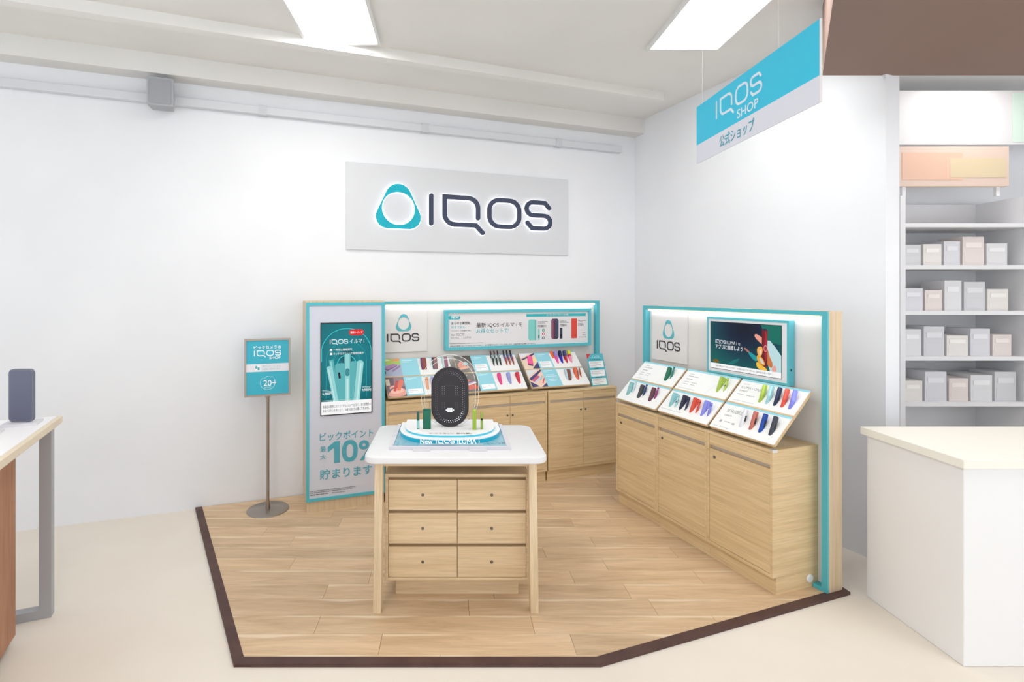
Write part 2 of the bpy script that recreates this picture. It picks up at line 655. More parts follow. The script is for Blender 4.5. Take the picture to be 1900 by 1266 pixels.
# ------------------------------------------------------------------ left unit: promotion column
PH = 1.545
scale_to(LX, LY)
t = thing('promotion_column', 'tall white promotion column with teal border, screen and point offer lettering', 'display column', OL)
MB().box(0, .565, .006, .42, .078, PH).build('column_body', OAK_V, t)
MB().box(0.004, .561, .004, .41, 0, .078).build('plinth', OAK_V, t)
face = MB()
face.ring(rect(0, .08, .565, PH - .012), rect(.022, .102, .543, PH - .034), -.006, .010, UP)
face.build('teal_border', TEAL_D, t)
fc = MB().prism(rect(.022, .102, .543, PH - .034), -.006, .004, UP).build('front_panel', LILACW, t)
# the lettering of the offer lives on the panel
def upright(parent, y=0.0):
    """an upright face frame as a part-level carrier: returned matrix is applied to the mesh of the child"""
    return UP
def face_child(o, y=-0.0):
    o.rotation_euler = (pi / 2, 0, 0); o.location = (0, y, 0); return o
scale_to(LX)
for body, x, y, w, h, bd in (('ビックポイント', .095, .515, .385, .062, .008), ('%', .372, .345, .15, .150, .02),
                             ('最', .097, .435, .042, .042, .004), ('大', .097, .378, .042, .042, .004), ('貯まります', .095, .232, .375, .075, .012)):
    face_child(text(t, body, x, y, w, h, TEAL_TXT, .006, bd), 0)
n1 = [(.196, .345), (.236, .345), (.236, .505), (.200, .505), (.150, .468), (.150, .428), (.196, .460)]
face_child(flat(t, 'lettering', TEAL_TXT, n1, .0045, .001))
zo, zi = [], []
for q in range(40):
    c_, s_ = cos(2 * pi * q / 40), sin(2 * pi * q / 40)
    ex = lambda v, p_: math.copysign(abs(v) ** p_, v)
    zo.append((.308 + .057 * ex(c_, .86), .425 + .082 * ex(s_, .86))); zi.append((.308 + .024 * ex(c_, .8), .425 + .050 * ex(s_, .8)))
face_child(MB().ring(zo, zi, .0045, .0055).build('lettering', TEAL_TXT, t))
face_child(lines(t, [(.03, .152, .32, .006), (.03, .140, .30, .006), (.03, .124, .13, .008), (.18, .124, .1, .006)], GREYTXT, .005), 0)
# the screen set into the column
s = thing('portrait_screen', 'portrait screen with teal device advert set in the promotion column', 'screen', LA(.099, -.004, .70) @ UP)
SW, SH = .373, .685
MB().box(0, SW, 0, SH, -.02, .006).build('screen_case', mat((25, 25, 28), .4), s)


def grad_screen(name, stops, center, scale, e=.72):
    m, nt, b = nodes_mat(name)
    N, L = nt.nodes, nt.links
    tc = N.new('ShaderNodeTexCoord'); mp = N.new('ShaderNodeMapping')
    mp.inputs['Location'].default_value = (-center[0] * scale[0], -center[1] * scale[1], 0)
    mp.inputs['Scale'].default_value = (scale[0], scale[1], 0)
    L.new(tc.outputs['Object'], mp.inputs[0])
    g = N.new('ShaderNodeTexGradient'); g.gradient_type = 'SPHERICAL'
    L.new(mp.outputs[0], g.inputs[0])
    r = ramp(nt, stops)
    L.new(g.outputs['Fac'], r.inputs[0]); L.new(r.outputs[0], b.inputs['Emission Color'])
    b.inputs['Emission Strength'].default_value = e
    b.inputs['Base Color'].default_value = (.01, .01, .01, 1)
    b.inputs['Roughness'].default_value = .35; b.inputs['Specular IOR Level'].default_value = .15
    return m


flat(s, 'picture', grad_screen('teal_picture', [(0, (0, 84, 92)), (.45, (0, 112, 122)), (.8, (0, 128, 138)), (1, (16, 40, 58))], (.19, .42), (2.6, 1.9)),
     rect(.006, .10, SW - .008, SH - .008), .006)
glow = screen_mat((60, 215, 225)); glow2 = screen_mat((20, 160, 172))
def arch(cx, cy, r, yb, w, mt, nm='light_arc', z=.0068):
    mb = MB(); pts = [(cx + r, yb)] + arc(cx, cy, r, 0, 180, 20) + [(cx - r, yb)]
    pts = [(min(max(x, .008), SW - .010), y) for x, y in pts]
    stroke(mb, pts, w, z, z + .0003); mb.build(nm, mt, s)
arch(.185, .46, .18, .40, .004, glow); arch(.185, .40, .145, .13, .003, glow2); arch(.185, .385, .10, .36, .004, glow2); arch(.185, .375, .066, .35, .005, glow)
flat(s, 'badge', screen_mat((232, 28, 36)), rect(.202, .588, .310, .632, .02), .007)
text(s, '最新シリーズ', .212, .60, .088, .02, screen_mat((250, 250, 250)), .0078, .01)
logo_letters(.066, .528, .032, .007, .0073, .14).build('lettering', screen_mat((245, 250, 250)), s)
text(s, 'イルマ i', .207, .528, .105, .034, screen_mat((235, 245, 245)), .0073)
for yy, bd, w in ((.476, '一時停止機能搭載', .135), (.446, 'タッチスクリーンで直感的操作', .218)):
    flat(s, 'bullet', screen_mat((245, 250, 250)), rect(.066, yy, .083, yy + .017), .007)
    text(s, bd, .09, yy - .001, w, .019, screen_mat((245, 250, 250)), .0073, .004)
# pictured devices: pale teal bars fanned out
c1, c2, c3, c4 = screen_mat((150, 214, 214)), screen_mat((92, 178, 182)), screen_mat((196, 232, 230)), screen_mat((60, 140, 148))
def dev(nm, mt, x, yb, w, h, r, a, z):
    flat(s, nm, mt, rot2(rect(x - w / 2, yb, x + w / 2, yb + h, r), (x, yb), a), z)
dev('pictured_case', c2, .165, .085, .070, .30, .020, .10, .0070)
dev('pictured_stick', c2, .128, .085, .032, .33, .008, .165, .0073)
dev('pictured_highlight', c1, .124, .085, .010, .32, .003, .165, .0076)
dev('pictured_case', c1, .112, .085, .036, .285, .016, .19, .0080)
dev('pictured_highlight', c3, .106, .085, .008, .26, .003, .19, .0083)
dev('pictured_button', screen_mat((20, 26, 40)), .136, .27, .015, .046, .006, .13, .0086)
dev('pictured_case', c2, .222, .085, .050, .31, .012, -.06, .0070)
dev('pictured_case', c1, .252, .085, .050, .315, .020, -.105, .0076)
dev('pictured_highlight', c3, .258, .085, .012, .295, .004, -.105, .0080)
dev('pictured_seam', c4, .232, .085, .003, .30, .001, -.085, .0083)
dev('pictured_stick', c2, .1905, .085, .046, .368, .010, 0, .0088)
dev('pictured_highlight', c1, .1905, .085, .032, .364, .008, 0, .0090)
dev('pictured_highlight', c3, .1905, .085, .014, .18, .004, 0, .0092)
dev('pictured_button', c4, .1905, .285, .030, .058, .0145, 0, .0095)
flat(s, 'notice_band', screen_mat((250, 250, 250)), rect(.006, .008, SW - .008, .104), .0098)
text(s, '6,980円', .014, .152, .068, .022, screen_mat((245, 250, 250)), .0098, .012)
text(s, '9,980円', .296, .164, .066, .022, screen_mat((245, 250, 250)), .0098, .012)
lines(s, [(.014, .187, .05, .005), (.014, .178, .065, .004), (.296, .198, .065, .005), (.296, .19, .06, .004), (.014, .110, .2, .004)], screen_mat((200, 225, 225)), .0098)
kk = screen_mat((25, 25, 28))
text(s, '本製品の使用にはリスクがないわけではなく、また習慣性の', .016, .056, .345, .023, kk, .0112, .004)
text(s, 'あるニコチンを伴います。20歳未満の方は購入できません。', .016, .026, .340, .023, kk, .0112, .004)


# ------------------------------------------------------------------ backdrops
def backdrop(label, O, x0, x1, yf, yp, yb, top, foot=None):
    t = thing('display_backdrop', label, 'backdrop', O(x0, 0, 0))
    W = x1 - x0; e = .03
    sh = MB().box(0, e, yf + .012, yb, 0, top).box(W - e, W, yf + .012, yb, 0, top).box(e, W - e, yf + .012, yb, top - e, top)
    sh.build('wooden_shell', OAK_V, t)
    lip = MB().box(0, e, yf, yf + .012, 0, top).box(W - e, W, yf, yf + .012, 0, top).box(e, W - e, yf, yf + .012, top - .022, top)
    if foot: lip.box(foot - x0, W - e, yf, yp, 0, .02)
    lip.build('teal_edge', TEAL_D, t)
    for xx in (e, W - e - .004):
        MB().box(xx, xx + .004, yf, yp, .02, top - e).build('teal_lining', TEAL, t)
    MB().box(e, W - e, yp, yp + .02, .02, top - e).build('back_panel', PANELW, t)
    MB().box(e + .03, W - e - .02, yf + .006, yf + .026, top - e - .012, top - e).build('led_strip', mat((250, 252, 255), .5, 0, LED), t, label='glowing white light strip')
    return t


scale_to(LX, LY)
backdrop('long teal-edged backdrop with light strip behind the left counter', LA, .57, 2.625, .285, .335, .415, 1.535)
scale_to(RX, RY)
backdrop('teal-edged backdrop with oak side behind the right counter', RA, -.06, 1.55, .26, .305, .37, 1.505, 1.463)


def logo_board(label, O, x, y, z, w, h):
    t = thing('logo_board', label, 'sign', O(x, y, z) @ UP)
    MB().box(0, w, 0, h, -.014, 0).build('board', mat((226, 225, 225), .5), t, bevel=.001)
    emblem(w * .5, h * .66, .142, 0, .003, sx=.9).build('emblem', mat((92, 182, 194), .5), t, label='teal rounded triangle ring')
    hh = w * .68 / LOGO_W
    logo_letters(w * .16, h * .235, hh * .98, 0, .003, .15).build('lettering', mat((58, 58, 64), .5), t)


scale_to(LX)
logo_board('square white logo board on the left backdrop', LA, .58, .32, 1.115, .4, .37)
scale_to(RX)
logo_board('square white logo board on the right backdrop', RA, .016, .29, 1.088, .4, .367)

# ------------------------------------------------------------------ menu light box on the left backdrop
scale_to(LX)
t = thing('menu_board', 'wide teal-framed price board with set offers on the left backdrop', 'poster board', LA(1.126, .298, 1.115) @ UP)
MW, MH = 1.404, .345
MB().ring(rect(0, 0, MW, MH), rect(.026, .026, MW - .026, MH - .026), -.035, .018).build('frame', TEAL, t)
MB().box(.02, MW - .02, .02, MH - .02, -.035, .004).build('poster', mat((228, 227, 230), .5), t)
def mx(u): return .026 + (u - 72) / (1680 - 72) * (MW - .052)       # positions read along the poster
def my(v): return .026 + (1 - (v - 105) / (510 - 105)) * (MH - .052)
TQ = mat((50, 184, 192), .5)
flat(t, 'tag', TQ, rect(.027, my(182), mx(200), my(138), .016), .004)
text(t, 'NEW', mx(108), my(172), .065, .026, WTXT, .0055, .02)
text(t, 'あらゆる瞬間を、', mx(105), my(245), mx(318) - mx(105), .025, BLACKTXT, .005, .006)
text(t, '好きで彩る。', mx(105), my(290), mx(262) - mx(105), .024, TQ, .005)
text(t, 'アクセサリーが各種取り揃う', mx(105), my(324), mx(315) - mx(105), .010, BLACKTXT, .005)
text(t, 'for', mx(105), my(376), .032, .018, GREYTXT, .005)
logo_letters(mx(155), my(375), .0185, .0045, .005, .12).build('lettering', GREYTXT, t)
text(t, 'ILUMA i・ILUMA', mx(105), my(412), mx(315) - mx(105), .019, mat((165, 165, 168)), .005)
text(t, '最新 IQOS イルマ i を', mx(372), my(288), mx(888) - mx(372), .044, BLACKTXT, .005, .004)
text(t, 'お得なセットで!', mx(372), my(355), mx(735) - mx(372), .042, TQ, .005, .004)
lines(t, [(mx(92), my(470), .3, .005)], GREYTXT, .005)
text(t, '本製品の使用にはリスクがないわけではなく、また習慣性のあるニコチンを伴います。20歳未満の方は購入できません。', mx(92), my(512) + .004,
     mx(1040) - mx(92), .0135, BLACKTXT, .005, .004)
flat(t, 'heading_band', TQ, rect(mx(932), my(165), mx(1652), my(130)), .004)
text(t, 'カスタムデバイスセット(全4種)', mx(1170), my(158), mx(1435) - mx(1170), .018, WTXT, .0055)
def bar(x0, x1, v0, v1, c, r=.012, nm='pictured_case', z=.004):
    flat(t, nm, mat(c, .5), rect(mx(x0), my(v1), mx(x1), my(v0), r), z)
bar(955, 1048, 198, 458, (132, 208, 202), .02); bar(1030, 1048, 205, 458, (112, 188, 182), .004, 'pictured_shade', .0048)
bar(1228, 1316, 194, 452, (66, 72, 96), .02); bar(1232, 1270, 200, 452, (100, 40, 66), .008, 'pictured_shade', .0048); bar(1244, 1250, 205, 450, (190, 120, 150), .001, 'pictured_highlight', .0056)
bar(1472, 1542, 196, 450, (226, 76, 66), .008)
bar(1068, 1090, 315, 456, (132, 208, 202), .003, 'pictured_stick'); bar(1072, 1086, 398, 432, (30, 70, 76), .003, 'pictured_button', .0048)
bar(1330, 1362, 310, 450, (56, 60, 78), .003, 'pictured_stick'); bar(1340, 1353, 392, 426, (20, 22, 30), .003, 'pictured_button', .0048)
for v, c in ((336, (40, 140, 120)), (384, (196, 60, 76)), (433, (52, 60, 84))):
    MB().ring(ell(mx(1133), my(v), .0135, .0135, 20), ell(mx(1133), my(v), .0075, .0075, 20), .004, .0048).build('pictured_ring', mat(c), t)
for u, v, b_, w in ((1068, 302, '10,080円', .082), (1330, 298, '7,680円', .068), (1556, 296, '4,180円', .058)):
    text(t, b_, mx(u), my(v), w, .02, BLACKTXT, .005, .004)
lines(t, [(mx(u), my(v), w, .006) for u, v, w in ((1068, 232, .1), (1068, 250, .07), (1068, 276, .06), (1330, 230, .07), (1330, 248, .09), (1330, 272, .05),
      (1556, 228, .085), (1556, 245, .05), (1556, 268, .05), (1612, 385, .03), (1610, 412, .035), (1572, 440, .07))], GREYTXT, .005)

# ------------------------------------------------------------------ landscape screen on the right backdrop
scale_to(RX)
t = thing('landscape_screen', 'landscape screen in deep teal frame showing a hand and connection message', 'screen', RA(.657, .26, 1.07) @ UP)
TW, TH = .654, .374
MB().ring(rect(0, 0, TW, TH), rect(.014, .014, TW - .014, TH - .014), -.043, .002).build('teal_case', TEAL, t)
MB().box(.012, TW - .012, .012, TH - .012, -.043, 0).build('white_bezel', mat((228, 230, 234), .5), t)
ix0, ix1, iy0, iy1 = .034, TW - .052, .036, TH - .032
IW, IH = ix1 - ix0, iy1 - iy0
flat(t, 'screen_edge', mat((25, 25, 28)), rect(ix0 - .003, iy0 - .003, ix1 + .003, iy1 + .003), 0, .001)
flat(t, 'picture', grad_screen('night_picture', [(0, (4, 96, 92)), (.35, (6, 62, 78)), (.65, (8, 30, 56)), (1, (8, 6, 32))], (ix0 + .46 * IW, iy0 + .92 * IH), (2.9, 3.4)),
     rect(ix0, iy0, ix1, iy1), .001, .0006)
def P(u, v):                                                      # u, v across the lit picture, v down
    return (ix0 + u * IW, iy1 - v * IH)
flat(t, 'notice_band', screen_mat((250, 250, 250)), [P(0, 1), P(1, 1), P(1, .892), P(0, .892)], .0018)
text(t, '本製品の使用にはリスクがないわけではなく、また習慣性のあるニコチンを伴います。20歳未満の方は購入できません。', P(.08, .962)[0], P(0, .962)[1], .82 * IW, .0115, kk, .0028, .004)
logo_letters(P(.08, 0)[0], P(0, .455)[1], .0225, .0018, .002, .13).build('lettering', screen_mat((240, 240, 245)), t)
text(t, 'ILUMA i', P(.255, .455)[0], P(0, .455)[1], .085, .0205, screen_mat((225, 228, 235)), .002)
text(t, 'を', P(.425, .455)[0], P(0, .455)[1], .018, .016, screen_mat((240, 240, 245)), .002)
text(t, 'アプリに接続しよう', P(.08, .575)[0], P(0, .575)[1], .41 * IW, .03, screen_mat((246, 246, 250)), .002, .008)
# lights out of focus, then the hand holding the wine-red stick
def pic(nm, c, pts, z): flat(t, nm, screen_mat(c), [P(*p) for p in (pts if 'stick' in nm or 'palm' == nm[-4:] or len(pts) == 4 and z < .0017 else soft(pts))], z, .0003)
pic('picture_light', (20, 150, 160), [(.56, .58), (.60, .56), (.70, .66), (.69, .74), (.64, .72)], .0018)
pic('picture_light', (170, 110, 100), [(.50, .50), (.53, .48), (.60, .57), (.57, .59)], .0020)
pic('picture_light', (16, 110, 112), [(.26, .86), (.38, .76), (.45, .72), (.42, .80), (.33, .88)], .0018)
pic('picture_light', (120, 90, 30), [(.02, .87), (.06, .80), (.12, .81), (.15, .88)], .0018)
pic('picture_light', (8, 110, 96), [(.74, 0), (1, 0), (1, .36), (.82, .33)], .0016)
pic('pictured_palm', (190, 222, 226), [(.82, .30), (.86, .30), (.93, .42), (1, .57), (1, .892), (.86, .892), (.82, .70)], .0020)
pic('pictured_palm_shade', (206, 120, 60), [(.80, .42), (.83, .44), (.85, .60), (.90, .74), (.88, .85), (.80, .72)], .0024)
pic('pictured_palm_shade', (232, 164, 150), [(.89, .80), (.93, .75), (.95, .892), (.88, .892)], .0026)
pic('pictured_finger', (236, 160, 140), [(.655, .21), (.675, .19), (.70, .20), (.76, .255), (.79, .30), (.78, .40), (.74, .37), (.68, .29), (.66, .25)], .0022)
pic('pictured_stick', (112, 22, 38), [(.755, .09), (.83, .09), (.825, .80), (.80, .84), (.755, .80)], .0028)
pic('pictured_highlight', (170, 36, 50), [(.79, .11), (.825, .11), (.822, .70), (.795, .70)], .0032)
pic('pictured_highlight', (40, 36, 70), [(.755, .09), (.77, .075), (.81, .075), (.83, .09), (.81, .11), (.775, .11)], .0034)
MB().ring([P(.805 + .026 * cos(a * pi / 12), .46 + .065 * sin(a * pi / 12)) for a in range(24)], [P(.805 + .017 * cos(a * pi / 12), .46 + .052 * sin(a * pi / 12)) for a in range(24)],
          .0034, .0037).build('pictured_button', screen_mat((236, 150, 150)), t)
pic('pictured_finger', (244, 182, 90), [(.69, .48), (.72, .43), (.76, .43), (.77, .50), (.755, .60), (.735, .63), (.70, .60)], .0040)
pic('pictured_nail', (250, 214, 190), [(.725, .50), (.75, .49), (.757, .55), (.745, .60), (.73, .57)], .0044)
pic('pictured_finger', (240, 170, 50), [(.685, .62), (.72, .60), (.77, .66), (.80, .76), (.79, .80), (.75, .78), (.70, .74)], .0040)
pic('pictured_nail', (206, 214, 220), [(.72, .66), (.745, .65), (.785, .74), (.78, .78), (.75, .75)], .0044)
pic('pictured_finger', (246, 190, 60), [(.68, .76), (.70, .74), (.76, .80), (.82, .85), (.83, .892), (.74, .892), (.69, .85)], .0041)
MB().box(TW - .0005, TW + .001, .085, .098, -.02, -.012).build('power_light', mat((30, 40, 46)), t)

# ------------------------------------------------------------------ cabinets
CH, PLH = .77, .092


def cabinet(label, O, x0, W, D, doors, lock_side, plinth=(0, 0)):
    t = thing('base_cabinet', label, 'cabinet', O(x0, -.025, 0), 'oak base cabinets with locks')
    b = .017
    MB().box(0, b, 0, D, PLH, CH).box(W - b, W, 0, D, PLH, CH).box(b, W - b, 0, D, PLH, PLH + b).box(b, W - b, 0, D, CH - b, CH).box(b, W - b, D - .01, D, PLH + b, CH - b).build('carcass', OAK, t, bevel=.0008)
    MB().box(b, W - b, .024, .03, PLH + b, CH - b).build('recess', SLOT, t)
    MB().box(plinth[0], W - plinth[1], .025, D, 0, PLH).build('plinth', OAK, t)
    rail_z = CH - b - .002
    n = len(doors)
    dw = (W - 2 * b) / n
    for i in range(n):
        xa = b + i * dw + .0015; xb = b + (i + 1) * dw - .0015
        MB().box(xa, xb, .004, .022, rail_z - .062, rail_z).build('rail_panel', OAK, t)
        d = MB().box(xa, xb, .004, .022, PLH + b + .002, rail_z - .062 - .022).build('door', OAK, t)
        side = doors[i]
        lx = xb - .022 if side == 'r' else xa + .042 if side == 'l' else xa + .022
        lk = MB().lathe([(.0085, 0), (.0085, .004), (.0065, .005), (.003, .005), (.003, .003)], 14, Tr(lx, .004, rail_z - .084 - lock_side) @ UP).build('lock', LOCK, d)
    return t


LU = .676
scale_to(LX, LY)
for i, (x, lab) in enumerate(((.572, 'oak two-door cabinet beside the promotion column'), (1.248, 'oak two-door cabinet, middle one under the left trays'),
                              (1.934, 'oak two-door cabinet at the far corner end of the left counter'))):
    cabinet(lab, LA, x, LU - .001, .306, ('r', 's'), .075, (0, .004))
scale_to(RX, RY)
for i, lab in enumerate(('single-door oak cabinet nearest the corner in the right row', 'middle single-door oak cabinet of the right row',
                         'single-door oak cabinet at the near end of the right row')):
    cabinet(lab, RA, i * .487, .486, .328, ('l',), .045)
# a round cable cap on the end of the plinth and a clear guard on the worktop corner
near = [q for q in bpy.data.objects if q.get('label') == 'single-door oak cabinet at the near end of the right row'][0]
MB().lathe([(.022, 0), (.022, .004), (.019, .007)], 24, Tr(.4862, .265, .047) @ Rz(pi / 2) @ UP).build('cable_cap', mat((232, 232, 232), .5), near, smooth=True, label='round white cable cap')
o = MB().box(-.024, .001, -.001, .034, 0, .002).box(0, .0015, -.001, .034, -.014, 0).build('corner_guard', CLEAR_EDGE)
o.matrix_world = RA(1.4605, -.026, CH)
tag(o, 'clear plastic corner guard on the near right cabinet', 'corner guard')

# ------------------------------------------------------------------ display trays with cards
TILT = radians(44.6)
LEAN = radians(22)            # goods lean back a little less than the trays
CUT = tan(TILT + LEAN)
LS, RS = .945, 1.0           # slope lengths
KT = {}


def tray(label, O, x0, y0, W, H):
    t = thing('display_tray', label, 'display tray', O(x0, y0, .80) @ Rx(TILT), 'tilted display trays on the counters')
    MB().prism(rect(0, 0, W, H, .014), -.020, -.004).build('tray_board', OAK_T, t, bevel=.0015)
    KT[t.name] = tuple(K)
    scale_to(K[0])
    # clear easel behind: foot plate and leaning back plate, in the counter's own axes
    R = Rx(-TILT)
    e = MB(); zt = CH - .80 + .001
    e.box(.04, W - .04, .06, .27, zt, zt + .003, R)
    e.box(.04, W - .04, .12, .123, zt + .003, .12 * tan(TILT) - .034, R)
    e.build('acrylic_stand', CLEAR, t)
    scale_to(*KT[t.name])
    return t


def card(t, W, y0, y1, col=None, strip=True, nm='card'):
    MB().prism(rect(.003, y0, W - .003, y1, .004), -.004, 0).build(nm, col or CARD, t)
    if strip:
        flat(t, 'blue_strip', SKYC, rect(.003, y1 - .014, W - .003, y1 - .0005), 0)


RT = []
scale_to(RX, RS)
RW, RH = .478, .388
for x, lab in ((.002, 'white-carded tray nearest the corner on the right counter'), (.499, 'white-carded tray in the middle of the right counter'),
               (.992, 'white-carded tray at the near end of the right counter')):
    t = tray(lab, RA, x, -.03, RW, RH)
    card(t, RW, .004, .196); card(t, RW, .207, RH - .002)
    MB().box(.002, RW - .002, .1965, .2065, -.004, .0015).build('ledge', OAK_T, t)
    RT.append(t)
PALE = mat((176, 178, 180), .6)
for t in RT[:2]:
    lines(t, [(.05, .345, .05, .005), (.05, .326, .10, .008), (.05, .300, .055, .009), (.05, .276, .05, .005), (.12, .276, .05, .005), (.05, .258, .05, .005), (.12, .258, .04, .005), (.03, .222, .16, .003)], PALE, .0002)
    mb = MB(); stroke(mb, [(.29, .215), (.30, .25), (.335, .30), (.36, .355)], .001, 0, .0004); stroke(mb, [(.455, .215), (.452, .26), (.44, .30), (.425, .34)], .001, 0, .0004)
    mb.build('printed_curve', mat((215, 216, 216)), t)
lines(RT[1], [(.02, .03, .2, .003)], PALE, .0002)
t = RT[2]
text(t, 'IQOS', .035, .344, .045, .010, PALE, .0003)
text(t, 'ILUMA i ONE', .035, .316, .15, .018, mat((150, 152, 156)), .0003)
text(t, '3,980円', .035, .292, .06, .012, mat((110, 112, 116)), .0003)
lines(t, [(.035, .268, .05, .006), (.11, .268, .06, .006), (.035, .222, .16, .003)], PALE, .0002)
text(t, 'lil HYBRID', .055, .128, .125, .024, mat((120, 122, 128)), .0003)
text(t, '2,980円', .055, .098, .055, .013, mat((105, 108, 112)), .0003)
lines(t, [(.05, .05, .025, .022), (.085, .058, .05, .006), (.145, .052, .02, .014), (.03, .018, .13, .003)], PALE, .0002)

LT = []
scale_to(LX, LS)
LW, LH = .562, .398
for x, lab in ((.592, 'tray with photo cards beside the promotion column'), (1.197, 'tray with photo cards behind the oval display'),
               (1.800, 'tray with pink device photo cards on the left counter')):
    t = tray(lab, LA, x, 0, LW, LH)
    card(t, LW, .006, .200, strip=False); card(t, LW, .211, LH - .002, strip=False)
    MB().box(.002, LW - .002, .2005, .2105, -.004, .0015).build('ledge', OAK_T, t)
    for y0, y1 in ((.006, .200), (.211, LH - .002)):
        flat(t, 'blue_panel', SKYC, rect(.148, y0, .292, y1), 0)
        flat(t, 'blue_strip', SKYC, rect(.292, y1 - .009, LW - .004, y1 - .0005), 0)
    LT.append(t)
PTXT = mat((222, 242, 246), .6)
for i, t in enumerate(LT):
    lines(t, [(.165, LH - .03, .085, .006), (.165, LH - .044, .06, .005), (.165, .18, .09, .005), (.165, .166, .04, .005)], PTXT, .0008)
    if i:
        flat(t, 'price_label', WTXT, rect(.165, .222, .275, .292), .0006)
        lines(t, [(.172, .272, .08, .004), (.172, .252, .09, .004), (.172, .238, .04, .004)], PALE, .0014)
    if i < 2:
        flat(t, 'price_label', WTXT, rect(.165, .022, .28, .072), .0006)
        lines(t, [(.172, .052, .07, .004), (.172, .038, .03, .004)], PALE, .0014)
    else:
        lines(t, [(.175, .13, .08, .006), (.165, .115, .11, .005), (.18, .08, .09, .005), (.19, .066, .06, .005)], WTXT, .0008)


def ph(t, y0, y1, base, shapes):
    """a printed photo at the left end of a card: base tone and a few flat colour areas; shapes in 0..1"""
    x0, x1 = .003, .148
    flat(t, 'photo_print', mat(base, .5), rect(x0, y0, x1, y1), 0)
    for k, (c, pts) in enumerate(shapes):
        flat(t, 'photo_detail', mat(c, .5), [(x0 + u * (x1 - x0), y0 + v * (y1 - y0)) for u, v in (soft(pts) if len(pts) > 4 else pts)], .0006 + k * .00015, .0002)


ph(LT[0], .211, LH - .002, (168, 178, 202), [
    ((176, 204, 110), [(0, .66), (1, .66), (1, 1), (0, 1)]), ((222, 226, 170), [(0, .86), (.45, .9), (.3, 1), (0, 1)]), ((232, 158, 110), [(.5, .86), (1, .88), (1, 1), (.6, .97)]),
    ((90, 100, 110), [(0, .12), (.1, .16), (.12, .28), (0, .34)]), ((128, 96, 138), [(.0, .42), (.55, .68), (.80, .58), (.22, .32)]), ((176, 138, 184), [(0, .48), (.58, .72), (.85, .62), (.25, .40)]),
    ((160, 122, 168), [(.42, .30), (.92, .60), (.97, .52), (.47, .24)])])
ph(LT[0], .006, .200, (122, 104, 116), [
    ((150, 134, 142), [(.4, .5), (1, .5), (1, 1), (.45, 1)]), ((216, 206, 186), [(0, .58), (.2, .58), (.2, .9), (0, .9)]), ((226, 164, 150), [(.0, .0), (.05, .22), (.35, .32), (.7, .40), (1, .38), (1, 0)]),
    ((240, 188, 172), [(.1, .2), (.3, .42), (.85, .45), (.9, .25), (.5, .12)]), ((204, 86, 76), [(.32, .28), (.55, .82), (.68, .80), (.46, .26)]), ((232, 124, 100), [(.50, .32), (.78, .86), (.98, .80), (.70, .30)]),
    ((240, 176, 160), [(.15, .38), (.42, .50), (.42, .58), (.15, .50)])])
ph(LT[1], .211, LH - .002, (120, 112, 106), [
    ((92, 84, 80), [(.3, .55), (1, .5), (1, 1), (0, 1)]), ((228, 150, 130), [(.05, .4), (.30, .72), (.52, .6), (.6, .42), (.5, .3), (.2, .25)]), ((168, 206, 206), [(.38, .48), (.6, .66), (.78, .5), (.5, .40)]),
    ((236, 176, 150), [(.1, .26), (.7, .38), (.75, .26), (.2, .16)]), ((140, 132, 126), [(.6, .0), (.8, .3), (.9, .25), (.85, 0)])])
ph(LT[1], .006, .200, (112, 104, 98), [
    ((216, 98, 80), [(0, .35), (.6, .45), (.9, .30), (.9, .12), (0, .1)]), ((198, 150, 200), [(0, .40), (.8, .56), (.9, .48), (.1, .30)]), ((240, 236, 236), [(.1, .34), (.85, .50), (.9, .46), (.15, .29)]),
    ((220, 120, 96), [(0, .55), (.5, .66), (.6, .58), (0, .48)]), ((176, 168, 160), [(.1, .75), (.45, .95), (.5, .9), (.2, .7)])])
ph(LT[2], .211, LH - .002, (236, 212, 190), [
    ((72, 68, 112), [(0, .62), (1, 1), (1, .90), (.05, .55)]), ((232, 232, 236), [(0, .70), (.8, 1), (0, 1)]), ((72, 68, 112), [(.52, .02), (1, .42), (1, .0)]), ((246, 226, 140), [(.7, .60), (.92, .72), (.96, .5), (.75, .4)]),
    ((214, 60, 120), [(.30, .25), (.46, .80), (.78, .78), (.62, .20)]), ((242, 96, 158), [(.36, .30), (.50, .84), (.80, .80), (.66, .26)]), ((96, 70, 90), [(.30, .24), (.34, .32), (.62, .26), (.60, .16)])])
ph(LT[2], .006, .200, (234, 204, 186), [
    ((72, 68, 112), [(0, .50), (.95, 1), (1, .92), (.1, .36)]), ((222, 222, 226), [(0, .6), (.75, 1), (0, 1)]), ((72, 68, 112), [(0, 0), (.5, .04), (0, .34)]), ((72, 68, 112), [(.6, .0), (1, .22), (1, 0)]),
    ((206, 96, 128), [(.12, .40), (.62, .68), (.74, .58), (.24, .30)]), ((190, 206, 226), [(.24, .30), (.74, .58), (.80, .52), (.30, .24)]), ((150, 190, 190), [(.66, .40), (.88, .64), (.92, .60), (.70, .35)]),
    ((214, 88, 104), [(.72, .22), (.96, .52), (1, .46), (.78, .18)])])


# ------------------------------------------------------------------ goods standing upright on the tilted cards
def section(w, d, p=4.0, n=20):
    """closed superellipse section, front edge at y = 0"""
    out = []
    for i in range(n):
        a = 2 * pi * (i + .5) / n
        c, s_ = cos(a), sin(a)
        out.append((w / 2 * math.copysign(abs(c) ** (2 / p), c), d / 2 + d / 2 * math.copysign(abs(s_) ** (2 / p), s_)))
    return out


